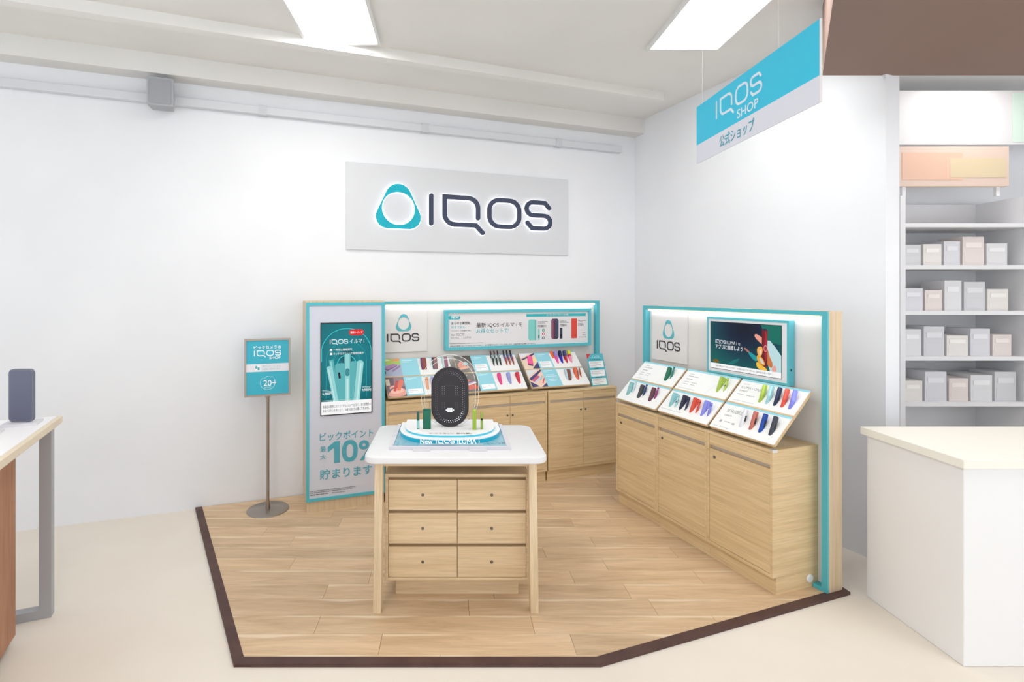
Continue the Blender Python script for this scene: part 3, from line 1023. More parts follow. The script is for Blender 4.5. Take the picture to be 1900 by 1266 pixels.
def upright_body(w, d, h, p=4.0, z_from=None, dome=.006, grow=0.0, z_top=None):
    """upright body; its foot is cut along the slope of the card (z_from None) or flat at z_from"""
    sec = section(w, d, p)
    if grow:
        sec = [(x * (1 + grow / (w / 2)), d / 2 + (y - d / 2) * (1 + grow / (d / 2))) for x, y in sec]
    top = h if z_top is None else z_top
    dm = min(dome, w / 2.2, d / 2.2)
    rings = [[(x, y, min(max(z_from or 0, y * CUT), top - dm - .002)) for x, y in sec]]
    for f in (0, .35, .7, .93):
        ins = 1 - (1 - math.sqrt(max(0, 1 - f * f))) * dm / (min(w, d) / 2)
        rings.append([(x * ins, d / 2 + (y - d / 2) * ins, top - dm + dm * f) for x, y in sec])
    return MB().loft(rings)


def place(t, x, y):
    kx, ky = KT[t.name]
    p = t.matrix_world @ Vector((x * kx, y * ky, .0008))
    a = atan2(t.matrix_world[1][0], t.matrix_world[0][0])
    return Tr(*p) @ Rz(a) @ Rx(-LEAN)


def case(t, x, y, c, label, w=.034, d=.022, h=.106, p=5.0, rough=.45, metal=0.0, strip=None, group='charger cases on the right counter'):
    o = upright_body(w, d, h, p).build('charger_case', mat(c, rough, metal), smooth=True)
    o.matrix_world = place(t, x, y); tag(o, label, 'charger case', group)
    sc_ = strip or tuple(min(255, v * 1.12 + 10) for v in c)
    zs = d * .6 * CUT + .004
    if zs < h - .03:
        MB().box(w / 2 - .0006, w / 2 + .0006, d * .42, d * .58, zs, h - .012).build('lid_strip', mat(sc_, .3, .3), o)
    else:
        upright_body(w, d, h, p, z_from=h - .016, dome=.0004, grow=.0003, z_top=h - .014).build('lid_line', mat(tuple(v * .8 for v in c), .4), o, smooth=True)
    return o


def stick(t, x, y, c, label, r=.0072, h=.092, btn=None, ring=None, group='heating sticks on the right counter', p=2.0, metal=.55, rough=.28):
    o = upright_body(2 * r, 2 * r, h, p, dome=.0035).build('heating_stick', mat(c, rough, metal), smooth=True)
    o.matrix_world = place(t, x, y); tag(o, label, 'heating stick', group)
    dk = tuple(v * .45 for v in c)
    upright_body(2 * r, 2 * r, h, p, z_from=h * .80, dome=.001, grow=.0004, z_top=h * .83).build('seam_ring', mat(ring or dk, .3, .6), o, smooth=True)
    if btn:
        MB().lathe([(.0045, -.0006), (.0045, .0008), (.003, .0012)], 12, Tr(0, 0, h * .42) @ UP).build('button', mat(btn, .3), o)
    return o


scale_to(RX)
g = RT[0]
case(g, .361, .246, (36, 112, 84), 'dark green case alone on the upper card of the corner tray')
stick(g, .396, .272, (52, 128, 116), 'green metallic stick beside the dark green case', ring=(150, 200, 196))
for x, c, c2, a, b in ((.095, (138, 190, 194), (190, 214, 222), 'pale teal', 'silvery blue'), (.229, (70, 73, 77), (48, 72, 112), 'charcoal grey', 'steel blue'),
                       (.362, (104, 64, 78), (146, 62, 124), 'plum', 'magenta')):
    case(g, x, .050, c, '%s case on the lower card of the corner tray' % a)
    stick(g, x + .034, .076, c2, '%s stick beside the %s case on the corner tray' % (b, a), ring=(220, 226, 232) if a != 'charcoal grey' else (120, 150, 190))
g = RT[1]
case(g, .372, .246, (166, 192, 82), 'lime green case alone on the upper card of the middle right tray', w=.028, d=.043, h=.108, p=2.8)
stick(g, .420, .262, (176, 200, 96), 'lime stick with black button on the upper card', btn=(20, 22, 20))
for x, c, c2, a, b in ((.085, (142, 196, 202), (168, 212, 220), 'pale teal', 'pale blue'), (.186, (48, 49, 70), (58, 64, 92), 'dark navy', 'navy'),
                       (.287, (214, 80, 60), (224, 92, 76), 'orange red', 'red'), (.388, (138, 142, 226), (128, 132, 214), 'lavender', 'violet')):
    case(g, x, .050, c, '%s rounded case on the lower card of the middle right tray' % a, w=.030, d=.0415, h=.106, p=2.8)
    stick(g, x + .047, .058, c2, '%s stick beside the %s rounded case' % (b, a), btn=None if a == 'dark navy' else (24, 24, 30))
g = RT[2]
for x, c, a in ((.222, (164, 190, 70), 'lime green'), (.272, (158, 206, 216), 'pale aqua'), (.326, (38, 52, 82), 'navy blue'), (.376, (222, 84, 68), 'coral red'),
                (.427, (126, 130, 222), 'lavender blue')):
    o = upright_body(.022, .022, .112, 3.2).build('all_in_one_device', mat(c, .4), smooth=True)
    o.matrix_world = place(g, x, .240)
    tag(o, '%s bar device on the upper card of the near right tray' % a, 'vaping device', 'bar devices on the near right tray')
    upright_body(.022, .022, .112, 3.2, z_from=.050, grow=.0005, z_top=.1125).build('sliding_cover', mat(tuple(min(255, v * 1.05 + 18) for v in c), .25, .25), o, smooth=True)
for x, c, a in ((.211, (226, 228, 234), 'white'), (.282, (196, 112, 100), 'copper pink'), (.349, (38, 78, 168), 'royal blue'), (.418, (66, 70, 80), 'charcoal')):
    o = upright_body(.027, .025, .112, 2.6).build('hybrid_device', mat(c, .32, .25), smooth=True)
    o.matrix_world = place(g, x, .050)
    tag(o, '%s round-backed device on the lower card of the near right tray' % a, 'vaping device', 'round-backed devices on the near right tray')
    MB().box(.0120, .0140, .006, .016, .040, .074).build('liquid_window', mat((34, 34, 42), .3), o)

# left counter goods
def sleeve(t, x, y, c, label, h=.10, w=.036, d=.030, cap=None, band=None, group='coloured sleeves on the left counter', p=2.4, cap_h=.035):
    o = upright_body(w, d, h, p, dome=.012).build('silicone_sleeve', mat(c, .45), smooth=True)
    o.matrix_world = place(t, x, y); tag(o, label, 'device sleeve', group)
    if cap:
        upright_body(w, d, h, p, z_from=h - cap_h, dome=.010, grow=.0012, z_top=h + .0015).build('cap', mat(cap, .45), o, smooth=True)
    if band:
        upright_body(w, d, h, p, z_from=h - cap_h - .016, dome=.001, grow=.0016, z_top=h - cap_h - .002).build('band', mat(band, .45), o, smooth=True)
    return o


scale_to(LX)
g = LT[0]
def duo(t, x, y, c1, c2, label):
    o = upright_body(.044, .022, .105, 5).build('charger_case', mat(c2, .45), smooth=True)
    o.matrix_world = place(t, x, y); tag(o, label, 'charger case', 'two-tone cases on the left counter')
    upright_body(.014, .022, .105, 4, grow=.0006, z_top=.1056).build('door_cover', mat(c1, .35, .2), o, smooth=True).location = (-.0155, 0, 0)
duo(g, .333, .262, (110, 60, 100), (142, 70, 64), 'brown case with violet door on the tray beside the column')
duo(g, .427, .262, (46, 42, 70), (126, 66, 66), 'brown case with navy door on the tray beside the column')
duo(g, .515, .262, (176, 208, 214), (134, 66, 92), 'wine case with silver door behind the clear arch')
stick(g, .322, .052, (238, 160, 116), 'orange sleeve stick behind the clear arch', r=.011, h=.105, group='sticks on the left counter', metal=0, rough=.45)
stick(g, .366, .066, (176, 176, 222), 'lilac sleeve stick half hidden by the oval display', r=.011, h=.100, group='sticks on the left counter', metal=0, rough=.45)
g = LT[1]
names = ('first', 'second', 'third', 'fourth', 'fifth', 'sixth')
for y, h, rows, w in ((.346, .075, ((82, 44, 50), (78, 40, 52), (66, 36, 46), (38, 40, 44), (36, 38, 42), (30, 32, 36)), ('dark wine', 'black')),
                      (.306, .070, ((150, 178, 178),) * 3 + ((112, 108, 172),) * 3, ('grey-teal', 'violet')),
                      (.266, .072, ((54, 62, 60), (50, 56, 58), (44, 50, 50), (186, 84, 60), (190, 86, 58), (180, 78, 56)), ('dark green-grey', 'rust'))):
    rn = {.346: 'back', .306: 'middle', .266: 'front'}[y]
    for i, x in enumerate((.337, .369, .401, .456, .487, .520)):
        stick(g, x, y, rows[i], '%s stick in the %s row behind the oval display, %s from the left' % (w[i // 3], rn, names[i]), r=.0062, h=h,
              btn=(20, 20, 22) if rn == 'front' and i > 2 else None, group='sticks in three rows on the middle left tray', metal=.15, rough=.4)
for x, c, a in ((.340, (232, 72, 140), 'hot pink'), (.424, (154, 158, 216), 'lavender'), (.506, (214, 50, 74), 'crimson')):
    sleeve(g, x, .056, c, '%s sleeve on the lower card behind the oval display' % a, w=.030, d=.044, h=.108)
g = LT[2]
sleeve(g, .318, .322, (248, 106, 40), 'orange sleeve, leftmost on the pink photo tray', h=.07, w=.024, d=.03)
sleeve(g, .343, .257, (232, 84, 160), 'pink sleeve with lavender cap on the pink photo tray', h=.122, w=.024, d=.036, cap=(150, 140, 214), cap_h=.052)
sleeve(g, .388, .257, (24, 34, 176), 'blue sleeve with navy cap on the pink photo tray', h=.122, w=.024, d=.036, cap=(36, 40, 84), cap_h=.052)
o = sleeve(g, .434, .257, (204, 40, 62), 'red sleeve with navy cap and strap on the pink photo tray', h=.122, w=.024, d=.036, cap=(60, 60, 128), cap_h=.052)
MB().tube([(-.013, .006, .078), (-.019, .003, .070), (-.020, .003, .056), (-.014, .004, .048), (-.011, .007, .055)], .0012, 6).build('strap', mat((34, 36, 64)), o, smooth=True)
o = sleeve(g, .480, .257, (244, 140, 176), 'pale pink sleeve with yellow cap and red band on the pink photo tray', h=.122, w=.024, d=.036, cap=(226, 224, 40), band=(212, 44, 92), cap_h=.040)
MB().prism(ell(0, .012, .018, .016, 20), .086, .089).build('cap_brim', mat((216, 212, 40), .5), o)
MB().tube([(.013, .006, .074), (.020, .003, .066), (.021, .003, .05), (.015, .004, .042)], .0012, 6).build('strap', mat((214, 190, 60)), o, smooth=True)
duo(g, .375, .055, (186, 214, 222), (134, 80, 74), 'brown case with silver door on the lower card of the pink photo tray')
stick(g, .408, .080, (150, 190, 196), 'pale teal stick beside the brown and silver case', r=.005, h=.085, group='sticks on the left counter')
sleeve(g, .462, .056, (224, 110, 80), 'coral sleeve with maroon stripe on the pink photo tray', h=.118, w=.030, d=.042)
o = [q for q in bpy.data.objects if q.get('label', '').startswith('coral sleeve with maroon')][0]
MB().box(.004, .010, -.0012, .001, .012, .108).build('stripe', mat((124, 36, 66), .4), o)
stick(g, .503, .083, (206, 100, 66), 'rust stick with black button beside the coral sleeve', r=.0062, h=.088, btn=(30, 24, 24), group='sticks on the left counter', metal=.1)

# ------------------------------------------------------------------ leaflet stand at the corner end of the left counter
LE = radians(72)
t = thing('leaflet_stand', 'teal information leaflet board standing at the end of the left counter', 'leaflet stand', LA(2.405, .055, CH + .001) @ Rx(LE))
W, H = .170, .292
MB().prism(rect(0, 0, W, H), -.003, 0).build('leaflet', TEAL_D, t)
MB().box(.03, W - .03, .06, .064, -.08, -.003).build('prop', CLEAR_EDGE, t)
flat(t, 'corner_flash', mat((214, 52, 66)), [(0, H), (0, H - .05), (.045, H)], 0)
logo_letters(.052, H - .036, .019, .0006, .0008, .14).build('lettering', mat((196, 234, 240)), t)
for y in (.166, .086, .010):
    flat(t, 'text_box', WTXT, rect(.012, y, W - .012, y + .058), 0)
    lines(t, [(.02, y + .046, .12, .003), (.02, y + .037, .09, .003), (.02, y + .024, .11, .003), (.02, y + .013, .07, .003)], GREYTXT, .0008)
lines(t, [(.03, .234, .11, .007), (.055, .153, .055, .007), (.05, .074, .07, .007)], mat((22, 70, 90)), .0002)

# ------------------------------------------------------------------ sign on the long wall
t = thing('wall_sign', 'large pale grey wall sign with backlit emblem and dark letters', 'sign', LA(.329, .40, 1.962) @ UP)
W, H = 2.024, .716
MB().box(0, W, 0, H, -.02, 0).build('sign_panel', mat((212, 214, 218), .6), t, bevel=.001)
HALO = mat((252, 252, 255), .5, 0, .9)
ec = (.42, .37); es = .375
emblem(ec[0], ec[1], es, 0, .018, grow=.014).build('halo_layer', HALO, t, label='glowing white edge of the emblem')
em = emblem(ec[0], ec[1], es, .018, .03).build('emblem', CYAN_LOGO, t)
lh = .272
lx = .680
logo_letters(lx, .222, lh, .018, .03, .148, 1.055).build('lettering', mat((58, 66, 90), .4), t)
logo_letters(lx, .222, lh, 0, .018, .184, 1.055).build('halo_layer', HALO, t, label='glowing white edge of the letters')

# ------------------------------------------------------------------ hanging banner
scale_to()
p0, p1 = Vector(plan(1.06, 3.22)), Vector(plan(1.197, 2.18))
a = atan2(p1.y - p0.y, p1.x - p0.x); W = (p1 - p0).length; H = .325
t = thing('hanging_banner', 'turquoise and white shop banner hanging from the ceiling', 'banner', Tr(p0.x, p0.y, 2.345) @ Rz(a) @ UP)
BW = mat((222, 224, 236), .5)
MB().box(0, W, 0, .105, -.006, 0).build('white_band', BW, t)
MB().box(0, W, .105, H, -.006, 0).build('turquoise_field', mat((56, 198, 232), .3), t)
MB().box(W, W + .003, 0, H, -.008, .001).build('edge_strip', mat((232, 228, 226), .5), t)
logo_letters(.225 * .92, .185, .098, .0003, .0012, .125).build('lettering', mat((222, 232, 244), .5), t)
text(t, 'SHOP', .405, .122, .17, .044, mat((228, 236, 246)), .0012, .008)
text(t, '公式ショップ', .244, .022, .30, .062, TEAL_TXT, .0012, .012)
for xx, zz in ((.06, CEIL_H), (W - .25, 2.9)):
    MB().tube([(xx, H, -.003), (xx, zz - 2.345, -.003)], .0006, 4).build('hanging_wire', CLEAR_EDGE, t)

# ------------------------------------------------------------------ sign stand
t = thing('sign_stand', 'steel floor stand holding a framed turquoise shop notice', 'sign stand', Tr(*plan(-1.8075, 4.15), 0) @ Rz(radians(20)))
MB().lathe([(.150, 0), (.150, .004), (.146, .007), (.03, .010), (.018, .012)], 48).build('base_plate', STEEL, t, smooth=True)
MB().lathe([(.017, .010), (.017, .03), (.013, .06), (.0105, .075), (.0105, .842)], 20).build('pole', STEELB, t, smooth=True)
f = UP
W, H = .322, .425; x0, z0 = -.162, .842
MB().box(-.022, .022, .842, .852, -.004, .004, f).box(-.022, .022, .832, .846, -.012, .004, f).build('bracket', STEELB, t)
mb = MB().ring(rect(x0, z0, x0 + W, z0 + H), rect(x0 + .013, z0 + .013, x0 + W - .013, z0 + H - .013), -.008, .008, f)
fr = mb.build('frame', STEELB, t)
pn = MB().prism(rect(x0 + .012, z0 + .012, x0 + W - .012, z0 + H - .012), -.006, .003, f).build('notice', mat((56, 176, 200), .25), t)
def sx(u): return x0 + .013 + (u - 78) / (735 - 78) * (W - .026)
def sy(v): return z0 + .013 + (1 - (v - 105) / (985 - 105)) * (H - .026)
def fch(o): o.rotation_euler = (pi / 2, 0, 0); return o
fch(text(t, 'ビックカメラの', sx(192), sy(245), sx(615) - sx(192), .025, WTXT, .0036, .014))
fch(logo_letters(sx(195), sy(357), .041, .003, .0036, .15, 1.14).build('lettering', WTXT, t))
fch(text(t, 'SHOP', sx(432), sy(412), sx(605) - sx(432), .019, WTXT, .0036, .012))
fch(flat(t, 'white_band', mat((228, 230, 238)), rect(x0 + .013, sy(612), x0 + W - .013, sy(485)), .003, .0004))
fch(flat(t, 'pictogram', mat((244, 246, 248)), rect(sx(205), sy(590), sx(292), sy(505), .005), .0034, .0003))
fch(flat(t, 'pictogram_mark', mat((70, 176, 192)), rect(sx(215), sy(560), sx(245), sy(515), .004), .0037, .0003))
fch(flat(t, 'pictogram_mark', mat((70, 176, 192)), rect(sx(250), sy(585), sx(282), sy(540), .004), .0037, .0003))
LT2 = mat((150, 196, 206))
fch(text(t, '専門スタッフによる、', sx(325), sy(545), sx(612) - sx(325), .016, LT2, .0037))
fch(text(t, 'お客様ご相談承ります', sx(325), sy(590), sx(598) - sx(325), .016, LT2, .0037))
mb = MB(); stroke(mb, [(sx(408) + .052 * cos(radians(q)), sy(795) + .052 * sin(radians(q))) for q in range(150, 391, 10)], .003, .003, .0034)
stroke(mb, [(sx(310), sy(725)), (sx(360), sy(722)), (sx(385), sy(690)), (sx(440), sy(700)), (sx(505), sy(705))], .0022, .003, .0034)
fch(mb.build('age_mark', mat((190, 232, 240)), t))
fch(text(t, '20+', sx(342), sy(850), sx(538) - sx(342), .044, WTXT, .0038, .004))
fch(lines(t, [(sx(350), sy(870), .055, .003), (sx(360), sy(886), .045, .003)], mat((190, 232, 240)), .0032))

# ------------------------------------------------------------------ the white-topped table with the drawer unit under it
TX, TY = plan(-.281, 2.80)
TZ = .78
t = thing('display_table', 'white-topped display table with splayed oak legs in the centre', 'table', Tr(TX, TY, 0))
prof = rect(-.463, 0, .463, .646, .062, 8)
mb = MB()
rings = []
for z, i in ((TZ - .033, .003), (TZ - .031, .0008), (TZ - .027, 0), (TZ - .006, 0), (TZ - .002, .0012), (TZ, .004)):
    rings.append([(x * (1 - i / .463), .323 + (y - .323) * (1 - i / .323), z) for x, y in prof])
mb.loft(rings).build('table_top', TABLEW, t, smooth=True)
zt = TZ - .033
for sx_ in (-1, 1):
    for yb, yt in ((.0, .035), (.585, .55)):
        b0 = .394; t0 = .390; w = .020; d = .055
        bot = [(sx_ * b0 - w, yb - .001, 0), (sx_ * b0 + w, yb - .001, 0), (sx_ * b0 + w, yb + d, 0), (sx_ * b0 - w, yb + d, 0)]
        top = [(sx_ * t0 - w, yt - .001, zt), (sx_ * t0 + w, yt - .001, zt), (sx_ * t0 + w, yt + d, zt), (sx_ * t0 - w, yt + d, zt)]
        MB().loft([bot, top]).build('leg', OAK_LEG, t, bevel=.0015)
MB().box(-.37, .37, .05, .07, zt - .026, zt).build('front_apron', OAK_TABLE, t)
MB().box(-.37, .37, .56, .58, zt - .07, zt).build('rear_apron', OAK_TABLE, t)

t = thing('drawer_unit', 'oak drawer unit with six locked drawers under the white table', 'drawer unit', Tr(*plan(-.284, 2.905), 0))
W2 = .374; z0, z1 = .112, .665; D = .40
b = .016
MB().box(-W2, -W2 + b, 0, D, z0, z1).box(W2 - b, W2, 0, D, z0, z1).box(-W2 + b, W2 - b, 0, D, z0, z0 + b).box(-W2 + b, W2 - b, 0, D, z1 - b, z1).box(
    -W2 + b, W2 - b, D - .01, D, z0 + b, z1 - b).build('carcass', OAK_TABLE, t, bevel=.0008)
MB().box(-W2 + b, W2 - b, .025, .03, z0 + b, z1 - b).build('recess', mat((176, 148, 114), .7), t)
MB().box(-.326, .326, .075, D - .02, 0, z0).build('plinth', OAK_TABLE, t)
ih = z1 - b - (z0 + b); pitch = ih / 3
for r in range(3):
    for c in range(2):
        xa = -W2 + b + .0015 + c * (W2 - b); xb = xa + W2 - b - .003
        za = z0 + b + .002 + r * pitch; zb = za + pitch - .018
        d = MB().box(xa, xb, .003, .022, za, zb).build('drawer', OAK_TABLE, t)
        MB().lathe([(.0075, 0), (.0075, .003), (.006, .004), (.0025, .004), (.0025, .002)], 14, Tr((xa + xb) / 2, .003, (za + zb) / 2) @ UP).build('lock', LOCK, d)

# ------------------------------------------------------------------ the show piece on the table
Z0 = TZ
SX, SY = plan(-.326, 2.937)
SD = .923
scale_to(1, SD)
t = thing('device_showpiece', 'oval black dot display on a lit white plinth with clear arch', 'display stand', Tr(SX, SY, Z0))
MB().ring(rect(-.318, 0, .318, .52), rect(-.300, .022, .300, .505), 0, .016).build('mat_frame', mat((214, 212, 220), .5), t)
MB().box(-.300, .300, .022, .505, 0, .010).build('mat_picture', mat((142, 190, 206), .12), t)
def mats(nm, c, pts, z=.010): flat(t, nm, mat(c, .3), pts, z, .0005)
MT = mat((104, 158, 178), .4)
logo_letters(-.285, .05, .075, .0102, .0108, .12).build('mat_print', MT, t)
logo_letters(.14, .075, .045, .0102, .0108, .12).build('mat_print', mat((112, 148, 162), .4), t)
mats('mat_print', (72, 140, 168), rect(-.10, .028, .02, .07), .0104)
for x in (-.148, .148):
    MB().box(x - .045, x + .045, -.030, .004, 0, .006).box(x - .045, x + .045, -.004, 0, .006, .018).build('clip_foot', mat((218, 217, 222), .45), t)


def dshape(w, yf, yb, n=14):
    """straight back, elliptical front"""
    out = [(w / 2, yb)]
    out = []
    for i in range(n * 2 + 1):
        a = pi + pi * i / (n * 2)
        c, s_ = cos(a), sin(a)
        out.append((w / 2 * math.copysign(abs(c) ** .72, c), yb - .13 + (yb - .13 - yf) * math.copysign(abs(s_) ** .9, s_)))
    return out + [(w / 2, yb), (-w / 2, yb)]


MB().prism(dshape(.577, .0725, .476), .010, .0315).build('lit_edge', mat((30, 160, 188), .3, 0, .16), t, label='cyan glowing edge of the lower tier')
MB().prism(dshape(.578, .072, .478), .0315, .036).build('lower_tier', WHITE, t)
MB().prism(dshape(.519, .1145, .483), .036, .0465).build('lit_edge', mat((70, 182, 204), .3, 0, .16), t, label='cyan glowing edge of the upper tier')
MB().prism(dshape(.520, .114, .485), .0465, .052).build('upper_tier', WHITE, t)
text(t, 'かつてない、新体験。', -.115, .128, .235, .028, BLACKTXT, .0526, .01)
# black oval with its dots
oy = .30; ob = .052
def stadium(w, h, n=16):
    r = w / 2
    return arc(0, h - r, r, 0, 180, n) + arc(0, r, r, 180, 360, n)
OV = Tr(.0, oy, ob) @ UP
MB().prism(stadium(.215, .345), -.014, .010, OV).build('oval_panel', mat((46, 43, 48), .35), t, bevel=.0015)
def dots(nm, pts, r, mt):
    mb = MB()
    for x, y in pts: mb.prism(ell(x, y, r, r, 8), .010, .0112, OV)
    mb.build(nm, mt, t)['kind'] = 'stuff'
bright, mid, dim = [], [], []
for w, h, dy, n in ((.166, .292, .0265, 62), (.146, .272, .0365, 54)):
    r = w / 2; st = h - w; per = 2 * pi * r + 2 * st
    for i in range(n):
        s_ = per * i / n
        if s_ < pi * r: a = s_ / r; x, y = r * cos(a), h - r + r * sin(a)
        elif s_ < pi * r + st: x, y = -r, h - r - (s_ - pi * r)
        elif s_ < 2 * pi * r + st: a = pi + (s_ - pi * r - st) / r; x, y = r * cos(a), r + r * sin(a)
        else: x, y = r, r + (s_ - 2 * pi * r - st)
        p_ = (x, y + dy)
        if x > -.03 and y < .06: bright.append(p_)
        elif x > 0 or (y < .06): mid.append(p_)
        else: dim.append(p_)
for x0 in (-.038, .038):
    for k in range(5): mid.append((x0 - .006, .19 + k * .0105)); mid.append((x0 + .006, .19 + k * .0105))
    for k in range(4): dim.append((x0 - .006, .11 + k * .0105)); dim.append((x0 + .006, .11 + k * .0105))
for k in range(5): dim.append((-.02 + k * .01, .238))
smile = [(-.02, .098), (.02, .098), (-.0105, .098), (.0105, .098), (0, .098), (-.0105, .106), (0, .106), (.0105, .106), (-.0105, .090), (0, .090), (.0105, .090)]
dots('lit_dots', bright, .0024, mat((226, 228, 232), .4, 0, .35)); dots('half_lit_dots', mid, .0022, mat((140, 138, 144), .5)); dots('dim_dots', dim, .0022, mat((88, 86, 92), .5))
dots('lit_dots', smile, .0037, mat((246, 247, 250), .4, 0, .6))
# clear arch behind: a thin acrylic sheet with polished rims
AV = Tr(0, oy + .03, ob - .011) @ UP
MB().prism(stadium(.300, .425, 20), -.002, .0015, AV).build('clear_arch', CLEAR, t)
def rim(w, h, dy, z0, z1, nm):
    o_ = [(x, y + dy) for x, y in stadium(w, h, 20)]; i_ = [(x, y + dy) for x, y in [(a * (w - .005) / w, (b - h / 2) * (h - .005) / h + h / 2) for a, b in stadium(w, h, 20)]]
    MB().ring(o_, i_, z0, z1, AV).build(nm, CLEAR_EDGE, t)
rim(.334, .425, 0.0, -.003, .001, 'arch_rim'); rim(.300, .392, 0.01, .002, .006, 'arch_rim')
# standing letters in front of the plinth
LV = Tr(0, .055, .0165) @ UP
mb = MB(); mb.box(-.158, .178, -.006, .002, -.004, .0, LV); mb.build('letter_rail', mat((236, 246, 250), .2, 0, 0, .4), t)
def stand_text(body, x, w, h, bd):
    vs, fs, (a, b, c, d) = glyphs(body, bd)
    m_ = MB(); m_.v = [tuple(LV @ Vector((x + (v[0] - a) * w / (b - a), .002 + (v[1] - c) * h / (d - c), .001))) for v in vs]; m_.f = fs
    m_.build('standing_lettering', mat((250, 252, 255), .4, 0, .25), t)
stand_text('New', -.158, .066, .024, .012)
m_ = logo_letters(-.074, .004, .0245, 0, .003, .14); m_.v = [tuple(LV @ Vector(v)) for v in m_.v]; m_.build('standing_lettering', mat((250, 252, 255), .4, 0, .25), t)
stand_text('ILUMA i', .040, .118, .0245, .0)


scale_to()


def table_good(name, label, cat, x, y, w, d, h, c, p, metal, btn=None, grad=None):
    sec = section(w, d, p)
    dm = min(.005, w / 2.4, d / 2.4)
    rings = [[(x_ * (1 - dm * .4 / w), d / 2 + (y_ - d / 2) * (1 - dm * .4 / d), 0) for x_, y_ in sec], [(x_, y_, dm * .5) for x_, y_ in sec]]
    for f in (0, .4, .8, .95):
        k = 1 - (1 - math.sqrt(1 - f * f)) * dm / (min(w, d) / 2)
        rings.append([(x_ * k, d / 2 + (y_ - d / 2) * k, h - dm + dm * f) for x_, y_ in sec])
    o = MB().loft(rings).build(name, mat(c, .35, metal), smooth=True)
    o.matrix_world = Tr(SX + x, SY + y * SD, Z0 + .052)
    tag(o, label, cat)
    if grad:
        MB().loft([[(x_ * 1.03, d / 2 + (y_ - d / 2) * 1.03, z) for x_, y_ in sec] for z in (h * .04, h * .5)]).build('lower_barrel', mat(grad, .3, metal), o, smooth=True)
    if btn:
        MB().lathe([(.006, -.001), (.006, .0012), (.004, .002)], 14, Tr(0, 0, h * .60) @ UP).build('button', mat(btn, .3), o)
    return o


table_good('heating_stick', 'slim dark green stick standing left of the green case on the table', 'heating stick', -.180, .235, .0145, .0145, .098, (40, 100, 90), 2, .5, grad=(150, 205, 205))
o = table_good('charger_case', 'dark green case standing on the table show piece', 'charger case', -.1305, .235, .045, .024, .114, (28, 108, 86), 5, .1)
MB().box(-.018, .018, -.0006, .0004, .106, .109).build('lid_line', mat((14, 70, 56)), o)
o = table_good('charger_case', 'lime green rounded case standing on the table show piece', 'charger case', .1390, .215, .023, .045, .112, (160, 190, 66), 2.6, 0)
MB().box(-.0008, .0008, -.0006, .0006, .012, .100).build('lid_line', mat((136, 166, 50)), o)
table_good('heating_stick', 'slim lime stick with black button standing on the table', 'heating stick', .1800, .225, .0140, .0140, .098, (150, 180, 80), 2, .45, btn=(22, 24, 20))


# ------------------------------------------------------------------ ceiling lamps (grid runs on unseen over the store; rack and brown-ceiling panels added to brighten)
def lamp(x, y, label, w=.46, l=1.06, z=CEIL_H):
    x, y = plan(x, y)
    t = thing('ceiling_lamp', label, 'ceiling lamp', Tr(x, y, z), 'ceiling lamp panels')
    MB().ring(rect(-w / 2 - .02, -l / 2 - .02, w / 2 + .02, l / 2 + .02), rect(-w / 2, -l / 2, w / 2, l / 2), -.025, 0).build('frame', mat((226, 226, 226)), t)
    MB().box(-w / 2, w / 2, -l / 2, l / 2, -.018, -.012).build('diffuser', mat((255, 253, 250), .6, 0, LAMP), t)


lamp(-1.07, 3.19, 'glowing white ceiling panel above the left half of the shop')
lamp(1.24, 3.27, 'glowing white ceiling panel beside the hanging banner')
lamp(-1.07, .9, 'glowing white ceiling panel behind the viewpoint on the left')
lamp(1.24, .6, 'glowing white ceiling panel behind the viewpoint on the right')
lamp(3.5, 3.85, 'added light panel, out of sight, brightening the product rack', l=.5)  # added out of sight behind the dropped ceiling to brighten the rack area
lamp(2.55, 1.7, 'added unseen light panel under the brown dropped ceiling', z=2.9)  # added out of view to lift the dark right wall and counter

# ------------------------------------------------------------------ wall fittings high on the long wall
t = thing('wall_speaker', 'dark grey speaker high on the long wall', 'speaker', LA(-.95, .418, 2.94))
MB().box(-.012, .012, -.06, 0, .05, .075).build('bracket', mat((150, 152, 158)), t)
MB().prism([(-.085, 0), (.085, 0), (.07, .12), (-.07, .12)], 0, .20, Tr(0, -.18, -.02)).build('speaker_box', mat((172, 174, 180), .7), t, bevel=.006)
MB().prism(rect(-.07, -.005, .07, .165, .01), 0, .004, Tr(0, -.18, 0) @ UP).build('grille', mat((158, 160, 166), .8), t)
t = thing('cable_duct', 'pale grey cable duct running along the top of the long wall', 'cable duct', LA(0, .418, 2.98))
MB().box(-3.2, 3.0, -.05, 0, 0, .06).build('duct', mat((214, 217, 222), .7), t, bevel=.004)
for x in (-2.4, -.3, 1.0, 2.3):
    MB().box(x - .03, x + .03, -.055, 0, -.006, .066).build('duct_clip', mat((204, 207, 212), .7), t)

# ------------------------------------------------------------------ far left: sample table
e1 = Vector((.352, -.824)); a = atan2(e1.y, e1.x)
M = Tr(*plan(-2.31, 2.844), FZ) @ Rz(a)                       # x towards the viewer, y away to the right; table spreads to -y
TH_ = .975 - FZ
t = thing('sample_table', 'wood-edged sample table with grey metal loop legs at the left edge', 'table', M)
MB().box(-.02, 1.7, -.85, .02, TH_ - .035, TH_).build('table_top', mat((226, 212, 190), .5), t, bevel=.003)
MB().box(0, 1.66, -.83, 0.0, TH_, TH_ + .003).build('white_mat', mat((240, 240, 242), .5), t)
GM = mat((176, 178, 182), .45, .2)
for x in (.0, 1.58):
    MB().box(x, x + .05, -.06, -.01, 0, TH_ - .035).box(x, x + .05, -.80, -.75, 0, TH_ - .035).box(x, x + .05, -.75, -.06, 0, .045).box(x, x + .05, -.75, -.06, TH_ - .08, TH_ - .035).build('loop_leg', GM, t)
